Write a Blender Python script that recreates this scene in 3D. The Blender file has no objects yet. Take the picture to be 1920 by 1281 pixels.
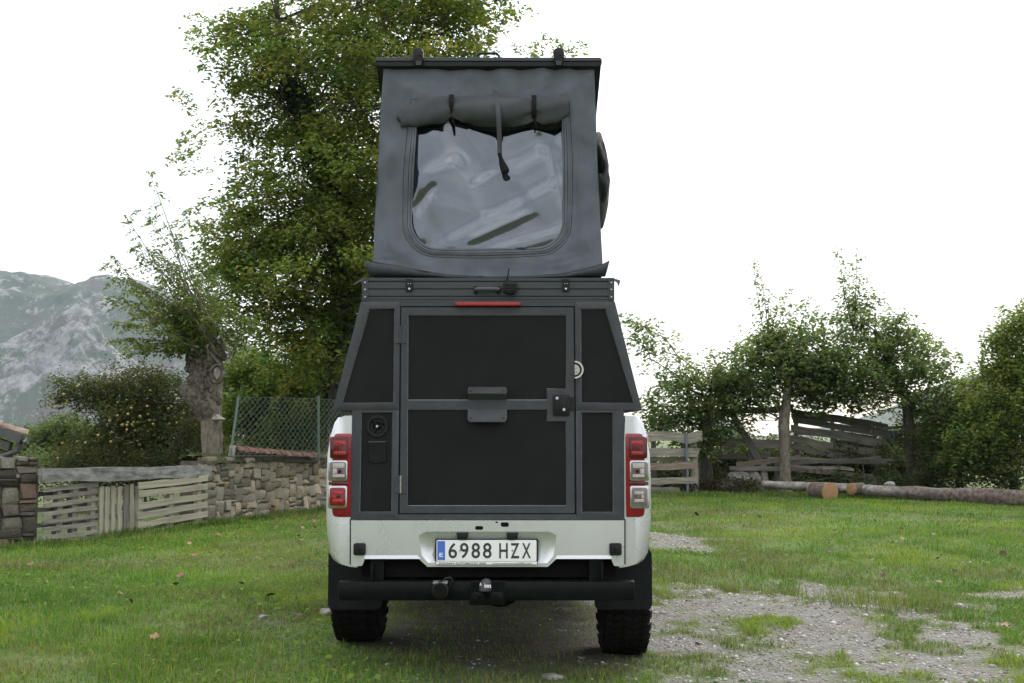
import bpy, bmesh, math, random
import numpy as np
from mathutils import Vector, Matrix

R = math.radians
random.seed(7)
rng = np.random.default_rng(7)
scene = bpy.context.scene
COL = scene.collection

# ------------------------------------------------------------------ camera
CAM_H = 1.37
FPX = 1920 * 40.0 / 36.0
PITCH = math.atan((808 - 640.5) / FPX)
cam_d = bpy.data.cameras.new("camera")
cam_d.lens = 40.0
cam_d.sensor_width = 36.0
cam_d.clip_start = 0.05
cam_d.clip_end = 12000.0
cam = bpy.data.objects.new("camera", cam_d)
COL.objects.link(cam)
cam.location = (0, 0, CAM_H)
cam.rotation_euler = (R(90) + PITCH, 0, 0)
scene.camera = cam

# ------------------------------------------------------------------ sky, sun, exposure
SUN_EL, SUN_AZ = R(34), R(24)          # hazy low sun beyond the trees, a little to the right
world = bpy.data.worlds.new("World")
scene.world = world
world.use_nodes = True
wt = world.node_tree
wt.nodes.clear()
w_out = wt.nodes.new("ShaderNodeOutputWorld")
w_bg = wt.nodes.new("ShaderNodeBackground")
w_bg.inputs[1].default_value = 0.1
w_sky = wt.nodes.new("ShaderNodeTexSky")
w_sky.sky_type = 'NISHITA'
w_sky.sun_disc = False
w_sky.sun_elevation = SUN_EL
w_sky.sun_rotation = SUN_AZ
w_mix = wt.nodes.new("ShaderNodeMix")
w_mix.data_type = 'RGBA'
w_tc = wt.nodes.new("ShaderNodeTexCoord")
w_map = wt.nodes.new("ShaderNodeMapping")
w_map.inputs["Scale"].default_value = (1.0, 1.0, 2.6)        # cloud sheets lie flat
w_n = wt.nodes.new("ShaderNodeTexNoise")
w_n.inputs["Scale"].default_value = 2.6
w_n.inputs["Detail"].default_value = 6
w_n.inputs["Roughness"].default_value = 0.55
w_mr = wt.nodes.new("ShaderNodeMapRange")
w_mr.inputs[1].default_value = 0.34; w_mr.inputs[2].default_value = 0.66
w_mr.inputs[3].default_value = 0.42; w_mr.inputs[4].default_value = 0.88
wt.links.new(w_tc.outputs["Generated"], w_map.inputs[0]); wt.links.new(w_map.outputs[0], w_n.inputs["Vector"])
wt.links.new(w_n.outputs[0], w_mr.inputs[0]); wt.links.new(w_mr.outputs[0], w_mix.inputs[0])
w_mix.inputs[7].default_value = (12.2, 12.2, 12.1, 1)   # closed pale cloud cover
wt.links.new(w_sky.outputs[0], w_mix.inputs[6])
# overcast skies brighten from the horizon to the zenith
w_sep = wt.nodes.new("ShaderNodeSeparateXYZ"); wt.links.new(w_tc.outputs["Generated"], w_sep.inputs[0])
w_el = wt.nodes.new("ShaderNodeMapRange")
w_el.inputs[1].default_value = 0.0; w_el.inputs[2].default_value = 1.0
w_el.inputs[3].default_value = 0.66; w_el.inputs[4].default_value = 1.9
wt.links.new(w_sep.outputs[2], w_el.inputs[0])
w_sc = wt.nodes.new("ShaderNodeVectorMath"); w_sc.operation = 'SCALE'
wt.links.new(w_mix.outputs[2], w_sc.inputs[0]); wt.links.new(w_el.outputs[0], w_sc.inputs[3])
wt.links.new(w_sc.outputs[0], w_bg.inputs[0])
wt.links.new(w_bg.outputs[0], w_out.inputs[0])

sun_d = bpy.data.lights.new("sun", 'SUN')
sun_d.energy = 1.5
sun_d.angle = R(22)
sun_d.color = (1.0, 0.93, 0.82)
sun = bpy.data.objects.new("sun", sun_d)
COL.objects.link(sun)
sdir = Vector((math.sin(SUN_AZ) * math.cos(SUN_EL), math.cos(SUN_AZ) * math.cos(SUN_EL), math.sin(SUN_EL)))
sun.rotation_euler = sdir.to_track_quat('Z', 'Y').to_euler()

scene.view_settings.view_transform = 'Standard'
scene.view_settings.look = 'None'
scene.view_settings.exposure = 0.82
scene.view_settings.gamma = 1.0
scene.view_settings.use_curve_mapping = False
scene.cycles.max_bounces = 8
scene.cycles.transparent_max_bounces = 8
scene.cycles.use_denoising = True

# ------------------------------------------------------------------ helpers: places
CT, ST = math.cos(PITCH), math.sin(PITCH)
def P(px, py, Y):
    """the point at distance Y that the photograph shows at (px, py)"""
    u = (px - 960) / FPX
    v = (640.5 - py) / FPX
    t = Y / (CT - v * ST)
    return Vector((u * t, Y, CAM_H + t * (ST + v * CT)))
def XZ(px, py, Y):
    p = P(px, py, Y)
    return (p.x, p.z)
def S(n_px, Y):
    return n_px * Y / FPX

def _hash(ix, iy, iz, seed):
    h = (ix.astype(np.int64) * 374761393 + iy.astype(np.int64) * 668265263 + iz.astype(np.int64) * 1274126177 + seed * 974634577) & 0xFFFFFFFF
    h = ((h ^ (h >> 13)) * 1274126177) & 0xFFFFFFFF
    h = (h ^ (h >> 16)) & 0xFFFFFFFF
    return h / 4294967295.0
def vnoise(x, y, z=0.0, seed=0):
    x = np.asarray(x, float); y = np.asarray(y, float); z = np.zeros_like(x) + z
    ix, iy, iz = np.floor(x), np.floor(y), np.floor(z)
    fx, fy, fz = x - ix, y - iy, z - iz
    sx, sy, sz = fx*fx*(3-2*fx), fy*fy*(3-2*fy), fz*fz*(3-2*fz)
    ix, iy, iz = ix.astype(np.int64), iy.astype(np.int64), iz.astype(np.int64)
    def g(a, b, c): return _hash(ix+a, iy+b, iz+c, seed)
    x00 = g(0,0,0)*(1-sx)+g(1,0,0)*sx; x10 = g(0,1,0)*(1-sx)+g(1,1,0)*sx
    x01 = g(0,0,1)*(1-sx)+g(1,0,1)*sx; x11 = g(0,1,1)*(1-sx)+g(1,1,1)*sx
    return (x00*(1-sy)+x10*sy)*(1-sz) + (x01*(1-sy)+x11*sy)*sz
def fbm(x, y, z=0.0, oct=4, seed=0):
    s = 0; a = 0.5; t = 0
    for k in range(oct):
        s = s + a * vnoise(np.asarray(x)*2**k, np.asarray(y)*2**k, np.asarray(z)*2**k, seed + k); t += a; a *= 0.5
    return s / t
def sstep(a, b, x):
    t = np.clip((x - a) / (b - a), 0, 1)
    return t*t*(3-2*t)

def ground_h(x, y):
    x = np.asarray(x, float); y = np.asarray(y, float)
    near = np.exp(-(np.hypot(x, y - 12) / 45.0)**2)
    h = (0.064 - 0.055 * np.tanh((x + 0.1) / 1.0)) * np.exp(-((y - 8) / 7.0)**2) * np.exp(-(np.clip(np.abs(x) - 2, 0, None) / 5.0)**2)
    h = h + near * (0.10 * (fbm(x*0.35, y*0.35, seed=3) - 0.5) + 0.05 * (fbm(x*1.7, y*1.7, seed=4) - 0.5)) * sstep(0.6, 2.0, np.hypot((x+0.1)/1.2, (y-8.3)/3.0))
    h = h - 0.006 * np.clip(y - 60, 0, None)
    return h
def gz(x, y): return float(ground_h(np.array([x]), np.array([y]))[0])
def gravel_mask(x, y):
    x = np.asarray(x, float); y = np.asarray(y, float)
    up = 10.0 - np.clip(x - 2.5, 0, None) * 1.7
    a = np.minimum((x - 0.75 - 0.12*np.clip(8-y,0,9)*-1) * 0.9, (up - y) * 0.55)
    n = fbm(x*1.1, y*0.8, seed=11) - 0.5
    n2 = fbm(x*3.1, y*2.2, seed=12) - 0.5
    g = sstep(-0.12, 0.75, np.clip(a, -2, 0.20) + 2.2*n + 2.3*n2 + 2.2*(fbm(x*8, y*6, seed=13) - .5))
    # a bare strip further along the track and a little bare patch out to the right
    b = 0.9 - np.hypot((x - 2.0)/0.75, (y - 14.6)/1.6)
    g = np.maximum(g, 0.9*sstep(0.0, 0.5, b + 1.5*n2 + 0.5*n))
    c = 0.8 - np.hypot((x - 4.3)/0.7, (y - 9.6)/0.7)
    g = np.maximum(g, 0.8*sstep(0.0, 0.5, c + 1.5*n2))
    return np.clip(g, 0, 1)
def dirt_shade_mask(x, y):  # bare earth that also carries painted shade under the pickup
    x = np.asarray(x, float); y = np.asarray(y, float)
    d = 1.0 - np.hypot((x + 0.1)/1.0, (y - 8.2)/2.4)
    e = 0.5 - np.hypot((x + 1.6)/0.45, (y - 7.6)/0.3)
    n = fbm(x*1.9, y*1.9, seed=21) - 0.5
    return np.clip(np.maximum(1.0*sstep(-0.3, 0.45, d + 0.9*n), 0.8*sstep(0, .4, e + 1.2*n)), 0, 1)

# ------------------------------------------------------------------ helpers: objects
WORG = {}
def tag(o, label=None, cat=None, group=None, kind=None):
    if label: o["label"] = label
    if cat: o["category"] = cat
    if group: o["group"] = group
    if kind: o["kind"] = kind
    return o
def empty(name, loc, label, cat, group=None):
    o = bpy.data.objects.new(name, None)
    o.empty_display_size = 0.3
    COL.objects.link(o)
    o.location = loc
    WORG[o.name] = Vector(loc)
    return tag(o, label, cat, group)
def link(name, me, mat=None, parent=None, org=(0, 0, 0), rot=None):
    """link mesh data whose coordinates are relative to world point org"""
    o = bpy.data.objects.new(name, me)
    COL.objects.link(o)
    org = Vector(org)
    if mat is not None and not me.materials: me.materials.append(mat)
    if parent is not None:
        o.parent = parent
        o.location = org - WORG[parent.name]
    else:
        o.location = org
    if rot is not None: o.rotation_euler = rot
    WORG[o.name] = org
    return o
def smooth(me, ang=38):
    me.polygons.foreach_set("use_smooth", [True] * len(me.polygons))
    me.set_sharp_from_angle(angle=R(ang))
def bm_obj(name, bm, mat, parent=None, bevel=0.0, seg=2, org=None, sm=True):
    if bevel > 0:
        bmesh.ops.bevel(bm, geom=list(bm.edges), offset=bevel, segments=seg, affect='EDGES', clamp_overlap=True, profile=0.5)
    bmesh.ops.recalc_face_normals(bm, faces=list(bm.faces))
    if org is None:
        if bm.verts:
            lo = [min(v.co[k] for v in bm.verts) for k in range(3)]; hi = [max(v.co[k] for v in bm.verts) for k in range(3)]
            org = Vector([(a+b)/2 for a, b in zip(lo, hi)])
        else: org = Vector()
    org = Vector(org)
    bmesh.ops.translate(bm, vec=-org, verts=list(bm.verts))
    me = bpy.data.meshes.new(name)
    bm.to_mesh(me); bm.free()
    if sm: smooth(me)
    return link(name, me, mat, parent, org)
def np_mesh(name, V, F, mat, parent=None, org=None, col=None, attr=None, sm=False, uvless=True):
    V = np.asarray(V, np.float32); F = np.asarray(F, np.int32)
    if org is None: org = (0, 0, 0)
    V = V - np.asarray(org, np.float32)
    me = bpy.data.meshes.new(name)
    k = F.shape[1]; n = F.shape[0]
    me.vertices.add(len(V)); me.vertices.foreach_set("co", V.ravel())
    me.loops.add(n*k); me.loops.foreach_set("vertex_index", F.ravel())
    me.polygons.add(n)
    me.polygons.foreach_set("loop_start", np.arange(0, n*k, k, dtype=np.int32))
    me.polygons.foreach_set("loop_total", np.full(n, k, np.int32))
    if sm: me.polygons.foreach_set("use_smooth", np.ones(n, bool))
    me.update(calc_edges=True)
    if col is not None:
        a = me.attributes.new("tint", 'FLOAT_COLOR', 'POINT')
        c = np.ones((len(V), 4), np.float32); c[:, :3] = col
        a.data.foreach_set("color", c.ravel())
    for nm, arr in (attr or {}).items():
        a = me.attributes.new(nm, 'FLOAT', 'POINT'); a.data.foreach_set("value", np.asarray(arr, np.float32))
    return link(name, me, mat, parent, org)

# --- bmesh shapes
def box(bm, c, s, rot=None):
    m = Matrix.Translation(Vector(c))
    if rot is not None: m = m @ rot.to_4x4()
    m = m @ Matrix.Diagonal((s[0], s[1], s[2], 1))
    return bmesh.ops.create_cube(bm, size=1.0, matrix=m)['verts']
def prism(bm, pts, y0, y1):
    """outline in the x-z plane pushed from y0 (rear, towards the camera) to y1"""
    a = [bm.verts.new((x, y0, z)) for x, z in pts]
    b = [bm.verts.new((x, y1, z)) for x, z in pts]
    bm.faces.new(a); bm.faces.new(list(reversed(b)))
    n = len(pts)
    for i in range(n): bm.faces.new((a[i], b[i], b[(i+1) % n], a[(i+1) % n]))
def ring(bm, outer, inner, y0, y1):
    n = len(outer)
    O0 = [bm.verts.new((x, y0, z)) for x, z in outer]; I0 = [bm.verts.new((x, y0, z)) for x, z in inner]
    O1 = [bm.verts.new((x, y1, z)) for x, z in outer]; I1 = [bm.verts.new((x, y1, z)) for x, z in inner]
    for i in range(n):
        j = (i+1) % n
        bm.faces.new((O0[i], O0[j], I0[j], I0[i])); bm.faces.new((O1[j], O1[i], I1[i], I1[j]))
        bm.faces.new((O0[j], O0[i], O1[i], O1[j])); bm.faces.new((I0[i], I0[j], I1[j], I1[i]))
def rrect(x0, z0, x1, z1, r, n=5):
    out = []
    for cx, cz, a0 in ((x1-r, z1-r, 0), (x0+r, z1-r, 90), (x0+r, z0+r, 180), (x1-r, z0+r, 270)):
        for k in range(n+1):
            a = R(a0 + 90*k/n); out.append((cx + r*math.cos(a), cz + r*math.sin(a)))
    return out
def tube(bm, pts, rad, n=8, cap=True):
    pts = [Vector(p) for p in pts]
    rad = rad if hasattr(rad, '__len__') else [rad]*len(pts)
    rings = []; up = Vector((0.13, 0.21, 0.97))
    for i, p in enumerate(pts):
        t = (pts[min(i+1, len(pts)-1)] - pts[max(i-1, 0)]).normalized()
        s = t.cross(up)
        if s.length < 1e-3: s = t.cross(Vector((1, 0, 0)))
        s.normalize(); u = s.cross(t).normalized(); up = u
        rings.append([bm.verts.new(p + (s*math.cos(2*math.pi*k/n) + u*math.sin(2*math.pi*k/n))*rad[i]) for k in range(n)])
    for a, b in zip(rings, rings[1:]):
        for k in range(n): bm.faces.new((a[k], a[(k+1) % n], b[(k+1) % n], b[k]))
    if cap:
        bm.faces.new(list(reversed(rings[0]))); bm.faces.new(rings[-1])
    return rings
def cyl_y(bm, x, z, r, y0, y1, n=28):
    prism(bm, [(x + r*math.cos(2*math.pi*k/n), z + r*math.sin(2*math.pi*k/n)) for k in range(n)], y0, y1)
def lathe_x(bm, prof, n=48):
    """profile (x, r) turned about the x axis"""
    rings = [[bm.verts.new((x, r*math.cos(2*math.pi*k/n), r*math.sin(2*math.pi*k/n))) for k in range(n)] for x, r in prof]
    for a, b in zip(rings, rings[1:]):
        for k in range(n): bm.faces.new((a[k], a[(k+1) % n], b[(k+1) % n], b[k]))
    return rings

def lump(c, r, sc, seed, amp=.35, sub=2):
    bm = bmesh.new(); bmesh.ops.create_icosphere(bm, subdivisions=sub, radius=1)
    v = np.array([x.co[:] for x in bm.verts]); f = np.array([[x.index for x in q.verts] for q in bm.faces]); bm.free()
    k = 1 + amp*2*(fbm(v[:,0]*1.7+seed, v[:,1]*1.7, v[:,2]*1.7, 3, seed)-.5)
    return np.array(c) + v*k[:,None]*r*np.array(sc), f

# ------------------------------------------------------------------ materials
def nodes(name):
    m = bpy.data.materials.new(name); m.use_nodes = True
    nt = m.node_tree
    return m, nt, nt.nodes["Principled BSDF"], nt.nodes["Material Output"]
def pmat(name, c1, c2=None, scale=8.0, rough=0.6, metal=0.0, bump=0.0, bscale=None, detail=6.0, stretch=(1,1,1), per_obj=0.0, coat=0.0, spec=0.5, c3=None, rvar=0.12):
    m, nt, b, out = nodes(name)
    N, L = nt.nodes.new, nt.links.new
    tc = N("ShaderNodeTexCoord"); mp = N("ShaderNodeMapping"); mp.inputs["Scale"].default_value = stretch
    L(tc.outputs["Object"], mp.inputs[0])
    vec = mp.outputs[0]
    oi = N("ShaderNodeObjectInfo")
    if per_obj:
        add = N("ShaderNodeVectorMath"); add.operation = 'ADD'
        comb = N("ShaderNodeMath"); comb.operation = 'MULTIPLY'; comb.inputs[1].default_value = 37.0
        L(oi.outputs["Random"], comb.inputs[0]); L(vec, add.inputs[0]); L(comb.outputs[0], add.inputs[1]); vec = add.outputs[0]
    nz = N("ShaderNodeTexNoise"); nz.inputs["Scale"].default_value = scale; nz.inputs["Detail"].default_value = detail; nz.inputs["Roughness"].default_value = 0.62
    L(vec, nz.inputs["Vector"])
    cr = N("ShaderNodeValToRGB")
    c2 = c2 or c1
    cr.color_ramp.elements[0].position = 0.33; cr.color_ramp.elements[0].color = (*c1, 1)
    cr.color_ramp.elements[1].position = 0.67; cr.color_ramp.elements[1].color = (*c2, 1)
    if c3:
        e = cr.color_ramp.elements.new(0.8); e.color = (*c3, 1)
    L(nz.outputs[0], cr.inputs[0])
    col = cr.outputs[0]
    if per_obj:
        hs = N("ShaderNodeHueSaturation")
        mr = N("ShaderNodeMapRange"); mr.inputs[3].default_value = 1-per_obj; mr.inputs[4].default_value = 1+per_obj
        L(oi.outputs["Random"], mr.inputs[0]); L(mr.outputs[0], hs.inputs["Value"])
        L(col, hs.inputs["Color"]); col = hs.outputs[0]
    L(col, b.inputs["Base Color"])
    rr = N("ShaderNodeMapRange"); rr.inputs[3].default_value = max(0.02, rough-rvar); rr.inputs[4].default_value = min(1, rough+rvar)
    L(nz.outputs[0], rr.inputs[0]); L(rr.outputs[0], b.inputs["Roughness"])
    b.inputs["Metallic"].default_value = metal
    b.inputs["Coat Weight"].default_value = coat
    b.inputs["Coat Roughness"].default_value = 0.08
    b.inputs["Specular IOR Level"].default_value = spec
    if bump:
        n2 = N("ShaderNodeTexNoise"); n2.inputs["Scale"].default_value = bscale or scale*4; n2.inputs["Detail"].default_value = 5
        L(vec, n2.inputs["Vector"])
        bp = N("ShaderNodeBump"); bp.inputs["Strength"].default_value = bump; bp.inputs["Distance"].default_value = 0.02
        L(n2.outputs[0], bp.inputs["Height"]); L(bp.outputs[0], b.inputs["Normal"])
    return m
def leaf_mat(name, trans=0.4, rough=0.55, gain=1.25):
    m, nt, b, out = nodes(name)
    N, L = nt.nodes.new, nt.links.new
    a = N("ShaderNodeAttribute"); a.attribute_name = "tint"
    L(a.outputs["Color"], b.inputs["Base Color"]); b.inputs["Roughness"].default_value = rough
    b.inputs["Specular IOR Level"].default_value = 0.14
    tr = N("ShaderNodeBsdfTranslucent")
    mu = N("ShaderNodeMix"); mu.data_type = 'RGBA'; mu.blend_type = 'MULTIPLY'; mu.inputs[0].default_value = 1; mu.inputs[7].default_value = (gain*1.0, gain*1.06, gain*0.65, 1)
    L(a.outputs["Color"], mu.inputs[6]); L(mu.outputs[2], tr.inputs[0])
    mx = N("ShaderNodeMixShader"); mx.inputs[0].default_value = trans
    L(b.outputs[0], mx.inputs[1]); L(tr.outputs[0], mx.inputs[2]); L(mx.outputs[0], out.inputs[0])
    return m

M = {}
M['frame'] = pmat("grey_frame_paint", (.038,.0405,.043), (.050,.053,.056), 14, .6, spec=.2, bump=.05, bscale=160)
M['panel'] = pmat("black_textured_panel", (.0070,.0068,.0071), (.0125,.0121,.0124), 3.5, .64, spec=.12, rvar=.2, detail=9, c3=(.0165,.0158,.0155), bump=.12, bscale=420)
M['sealant'] = pmat("sealant", (.10,.105,.105), (.20,.205,.195), 40, .5)  # sealant lightened to draw the light caught along panel edges
M['alu'] = pmat("anodised_aluminium", (.040,.045,.046), (.047,.053,.054), 6, .48, spec=.3, metal=.3, stretch=(.3,1,6))
M['black'] = pmat("black_plastic", (.007,.007,.0075), (.011,.011,.0115), 20, .45, spec=.2, bump=.04, bscale=200)
M['rubber'] = pmat("black_rubber", (.011,.0112,.0125), (.016,.016,.0175), 12, .8, spec=.12, bump=.15, bscale=90)
M['tyre'] = pmat("tyre_rubber", (.006,.006,.006), (.012,.011,.010), 7, .85, spec=.12, bump=.2, bscale=60)
M['steel'] = pmat("bright_steel", (.28,.27,.24), (.42,.41,.37), 60, .35, metal=.8)
M['screw'] = pmat("screw_steel", (.5,.5,.48), (.6,.6,.58), 60, .3, metal=1)
M['silver'] = pmat("silver_paint", (.55,.553,.562), (.59,.593,.602), 3, .28, metal=.7, coat=.6, rvar=.04)
M['dark'] = pmat("chassis_dark", (.004,.004,.004), (.008,.0075,.007), 10, .85, spec=.1)
M['barpaint'] = pmat("tow_bar_paint", (.003,.0032,.0038), (.005,.0053,.006), 16, .32, spec=.12, bump=.08, bscale=50)
M['fabric'] = pmat("tent_canvas", (.086,.095,.111), (.112,.123,.142), 5, .85, spec=.15, bump=.12, bscale=900, detail=8)
M['fabricdark'] = pmat("roll_canvas", (.048,.051,.056), (.066,.069,.075), 6, .8, spec=.2, bump=.12, bscale=700)
M['strap'] = pmat("black_webbing", (.007,.007,.0075), (.012,.012,.0125), 60, .8, spec=.15, bump=.2, bscale=300)
M['white'] = pmat("plate_white", (.66,.66,.64), (.72,.72,.70), 12, .45)
M['blue'] = pmat("plate_blue", (.05,.12,.42), (.055,.13,.46), 12, .45)
M['ink'] = pmat("plate_ink", (.02,.022,.024), None, 12, .5)
M['whiteink'] = pmat("white_print", (.75,.75,.75), None, 12, .5)
M['yellowink'] = pmat("yellow_print", (.75,.6,.08), None, 12, .5)
M['glass'] = pmat("dark_glass", (.01,.012,.014), None, 5, .06, spec=.8, rvar=.02)
M['rim'] = pmat("alloy", (.35,.35,.36), (.42,.42,.43), 20, .35, metal=.7)
def lens(name, c, c2, tr=0.0):
    m = pmat(name, c, c2, 30, .12, coat=.35, spec=.3, rvar=.03)
    b = m.node_tree.nodes["Principled BSDF"]
    if tr: b.inputs["Transmission Weight"].default_value = tr
    return m
M['redlens'] = lens("red_lens", (.15,.003,.008), (.20,.004,.010))
M['redbright'] = lens("bright_red_reflector", (.36,.012,.014), (.44,.025,.022))
M['reddark'] = lens("dark_red_lens", (.055,.002,.004), (.08,.003,.005))
M['clearlens'] = lens("clear_lens", (.42,.40,.37), (.52,.49,.46))
M['chrome'] = pmat("chrome", (.40,.39,.38), (.48,.47,.46), 20, .16, metal=1, rvar=.05)
M['greyref'] = lens("grey_reflector", (.10,.092,.086), (.16,.15,.143))
# clear vinyl window: glossy film, darkish tent interior behind it
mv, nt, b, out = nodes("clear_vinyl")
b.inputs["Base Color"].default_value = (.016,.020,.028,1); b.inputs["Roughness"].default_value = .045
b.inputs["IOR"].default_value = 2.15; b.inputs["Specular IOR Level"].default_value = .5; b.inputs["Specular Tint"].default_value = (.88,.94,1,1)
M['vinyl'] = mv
# stone and wood
M['stone'] = pmat("wall_stone", (.185,.153,.104), (.34,.29,.205), 9, .9, bump=.8, bscale=26, per_obj=.35, c3=(.39,.35,.27))
M['stoneY'] = pmat("ochre_stone", (.26,.205,.09), (.38,.31,.16), 6, .9, bump=.7, bscale=26, per_obj=.25)
M['stoneG'] = pmat("grey_stone", (.13,.118,.09), (.27,.245,.19), 9, .9, bump=.8, bscale=26, per_obj=.3, c3=(.27,.255,.21))
M['stoneD'] = pmat("dark_stone", (.06,.050,.038), (.165,.14,.108), 9, .92, bump=.9, bscale=26, per_obj=.4, c3=(.23,.21,.175))
M['stoneR'] = pmat("reddish_stone", (.10,.062,.046), (.17,.115,.085), 9, .92, bump=.7, bscale=26, per_obj=.25)
M['mortar'] = pmat("earth_mortar", (.045,.039,.029), (.12,.104,.08), 12, .95, bump=.8, bscale=50)
M['woodlight'] = pmat("weathered_pallet_wood", (.20,.183,.13), (.335,.312,.23), 22, .85, bump=.35, bscale=30, per_obj=.16, stretch=(.09,1,1))
M['woodgrey'] = pmat("grey_old_wood", (.108,.098,.078), (.27,.248,.20), 26, .88, bump=.5, bscale=40, per_obj=.25, stretch=(.09,1,1))
M['wooddark'] = pmat("dark_old_wood", (.065,.058,.048), (.16,.145,.125), 26, .9, bump=.5, bscale=40, per_obj=.3, stretch=(.09,1,1))
M['woodbrown'] = pmat("brown_old_wood", (.10,.075,.055), (.20,.16,.125), 26, .9, bump=.5, bscale=40, per_obj=.3, stretch=(.09,1,1))
M['lintel'] = pmat("lichened_beam", (.07,.068,.06), (.26,.255,.235), 16, .9, bump=.5, bscale=30, stretch=(.28,1,1), c3=(.32,.31,.28))
M['bark'] = pmat("bark", (.035,.030,.024), (.10,.088,.070), 7, .95, bump=1.0, bscale=16, stretch=(1,1,.35))
M['barkpale'] = pmat("pale_bark", (.07,.055,.040), (.21,.182,.142), 13, .95, bump=1.0, bscale=30, stretch=(1,1,.5), c3=(.22,.20,.165))
M['barkhead'] = pmat("gnarled_bark", (.016,.012,.009), (.17,.14,.11), 14, .95, bump=1.4, bscale=34, c3=(.24,.21,.17))
M['deadwood'] = pmat("bare_dead_wood", (.10,.08,.065), (.34,.30,.26), 22, .85, bump=.6, bscale=40, stretch=(1,1,.4))
M['logbark'] = pmat("log_bark", (.055,.042,.032), (.15,.115,.09), 8, .95, bump=.9, bscale=30, per_obj=.1)
M['cutwood'] = pmat("orange_cut_wood", (.22,.115,.055), (.30,.175,.085), 9, .8, bump=.2, bscale=30)
M['fungus'] = pmat("bracket_fungus", (.24,.215,.17), (.37,.34,.285), 12, .85, bump=.3)
M['terracotta'] = pmat("terracotta", (.16,.075,.05), (.24,.12,.085), 10, .85, bump=.4, bscale=30, per_obj=.2)
M['oldtile'] = pmat("lichened_tile", (.14,.09,.065), (.26,.20,.15), 10, .9, bump=.5, bscale=30, per_obj=.3)
M['zinc'] = pmat("painted_gutter", (.045,.045,.045), (.075,.075,.073), 10, .5)
M['wire'] = pmat("galvanised_wire", (.07,.095,.08), (.11,.135,.115), 10, .6, metal=.3)
M['post'] = pmat("green_fence_post", (.05,.08,.06), (.08,.11,.09), 10, .6)
M['plaster'] = pmat("old_plaster", (.3,.28,.24), (.4,.38,.34), 4, .9)
M['sheet'] = pmat("faded_metal_sheet", (.10,.12,.135), (.16,.185,.20), 4, .5, metal=.3)
M['rock'] = pmat("limestone_rock", (.13,.125,.11), (.30,.29,.265), 8, .9, bump=.7, bscale=24)
M['pebble'] = pmat("limestone_pebble", (.24,.24,.235), (.42,.42,.41), 3, .9)
M['apple'] = pmat("yellow_apple", (.25,.22,.055), (.34,.28,.075), 3, .45)
M['leaf'] = leaf_mat("leaf", .46, .6, 1.6)
M['leafdark'] = leaf_mat("ivy_leaf", .18, .4, 1.0)
M['grass'] = leaf_mat("grass_blade", .38, .75, 1.25)
M['deadleaf'] = pmat("dead_leaf", (.075,.034,.02), (.13,.06,.034), 6, .75, per_obj=.3)
M['orangeleaf'] = pmat("orange_leaf", (.16,.075,.04), (.23,.12,.065), 6, .75, per_obj=.2)

# ================================================================== GROUND
def axis(lo, hi, step, ext):
    fine = np.arange(lo, hi + 1e-6, step)
    g = []; d = step; p = 0
    while p < ext:
        d *= 1.28; p += d; g.append(p)
    g = np.array(g)
    return np.concatenate([(lo - g)[::-1], fine, hi + g])
gx = axis(-13, 13, 0.14, 2600); gy = axis(1.0, 36, 0.14, 2600)
GX, GY = np.meshgrid(gx, gy)
GZ = ground_h(GX, GY)
nx, ny = len(gx), len(gy)
gv = np.stack([GX.ravel(), GY.ravel(), GZ.ravel()], 1)
idx = np.arange(nx*ny).reshape(ny, nx)
gf = np.stack([idx[:-1,:-1].ravel(), idx[:-1,1:].ravel(), idx[1:,1:].ravel(), idx[1:,:-1].ravel()], 1)
gm = gravel_mask(gv[:,0], gv[:,1]); dm = dirt_shade_mask(gv[:,0], gv[:,1])
m, nt, b, out = nodes("meadow_ground")
N, L = nt.nodes.new, nt.links.new
def ramp(fac, stops):
    cr = N("ShaderNodeValToRGB"); e = cr.color_ramp.elements
    e[0].position, e[0].color = stops[0][0], (*stops[0][1], 1); e[1].position, e[1].color = stops[-1][0], (*stops[-1][1], 1)
    for p_, c_ in stops[1:-1]:
        q = e.new(p_); q.color = (*c_, 1)
    L(fac, cr.inputs[0]); return cr.outputs[0]
def noise_tex(scale, detail=6, rough=.6, vec=None):
    n = N("ShaderNodeTexNoise"); n.inputs["Scale"].default_value = scale; n.inputs["Detail"].default_value = detail; n.inputs["Roughness"].default_value = rough
    if vec is not None: L(vec, n.inputs["Vector"])
    return n.outputs[0]
tc = N("ShaderNodeTexCoord"); ov = tc.outputs["Object"]
green = ramp(noise_tex(1.3, 8, .7, ov), [(.3, (.055,.082,.022)), (.5, (.085,.12,.032)), (.7, (.12,.145,.045))])
stone = ramp(noise_tex(26, 8, .75, ov), [(.28, (.062,.056,.046)), (.48, (.130,.124,.110)), (.68, (.225,.218,.203))])
shaded_soil = ramp(noise_tex(9, 8, .7, ov), [(.3, (.020,.016,.011)), (.7, (.085,.068,.049))])  # earth tone darkened to paint in the shade beneath the truck
ag = N("ShaderNodeAttribute"); ag.attribute_name = "gravel"
ad = N("ShaderNodeAttribute"); ad.attribute_name = "dirt_shade"
def mix(f, a, c):
    x = N("ShaderNodeMix"); x.data_type = 'RGBA'; L(f, x.inputs[0]); L(a, x.inputs[6]); L(c, x.inputs[7]); return x.outputs[2]
patch = ramp(noise_tex(2.3, 7, .7, ov), [(.46, (0,0,0)), (.66, (.7,.7,.7))])
soil2 = ramp(noise_tex(8, 8, .7, ov), [(.3, (.05,.04,.03)), (.7, (.16,.13,.095))])
stone = mix(patch, stone, soil2)
mossy = ramp(noise_tex(6, 7, .7, ov), [(.35, (.060,.068,.026)), (.6, (.115,.112,.065))])
edge = N("ShaderNodeMapRange"); edge.inputs[1].default_value = .25; edge.inputs[2].default_value = .95
L(ag.outputs["Fac"], edge.inputs[0])
em = N("ShaderNodeMath"); em.operation = 'ADD'; em.use_clamp = True
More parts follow.
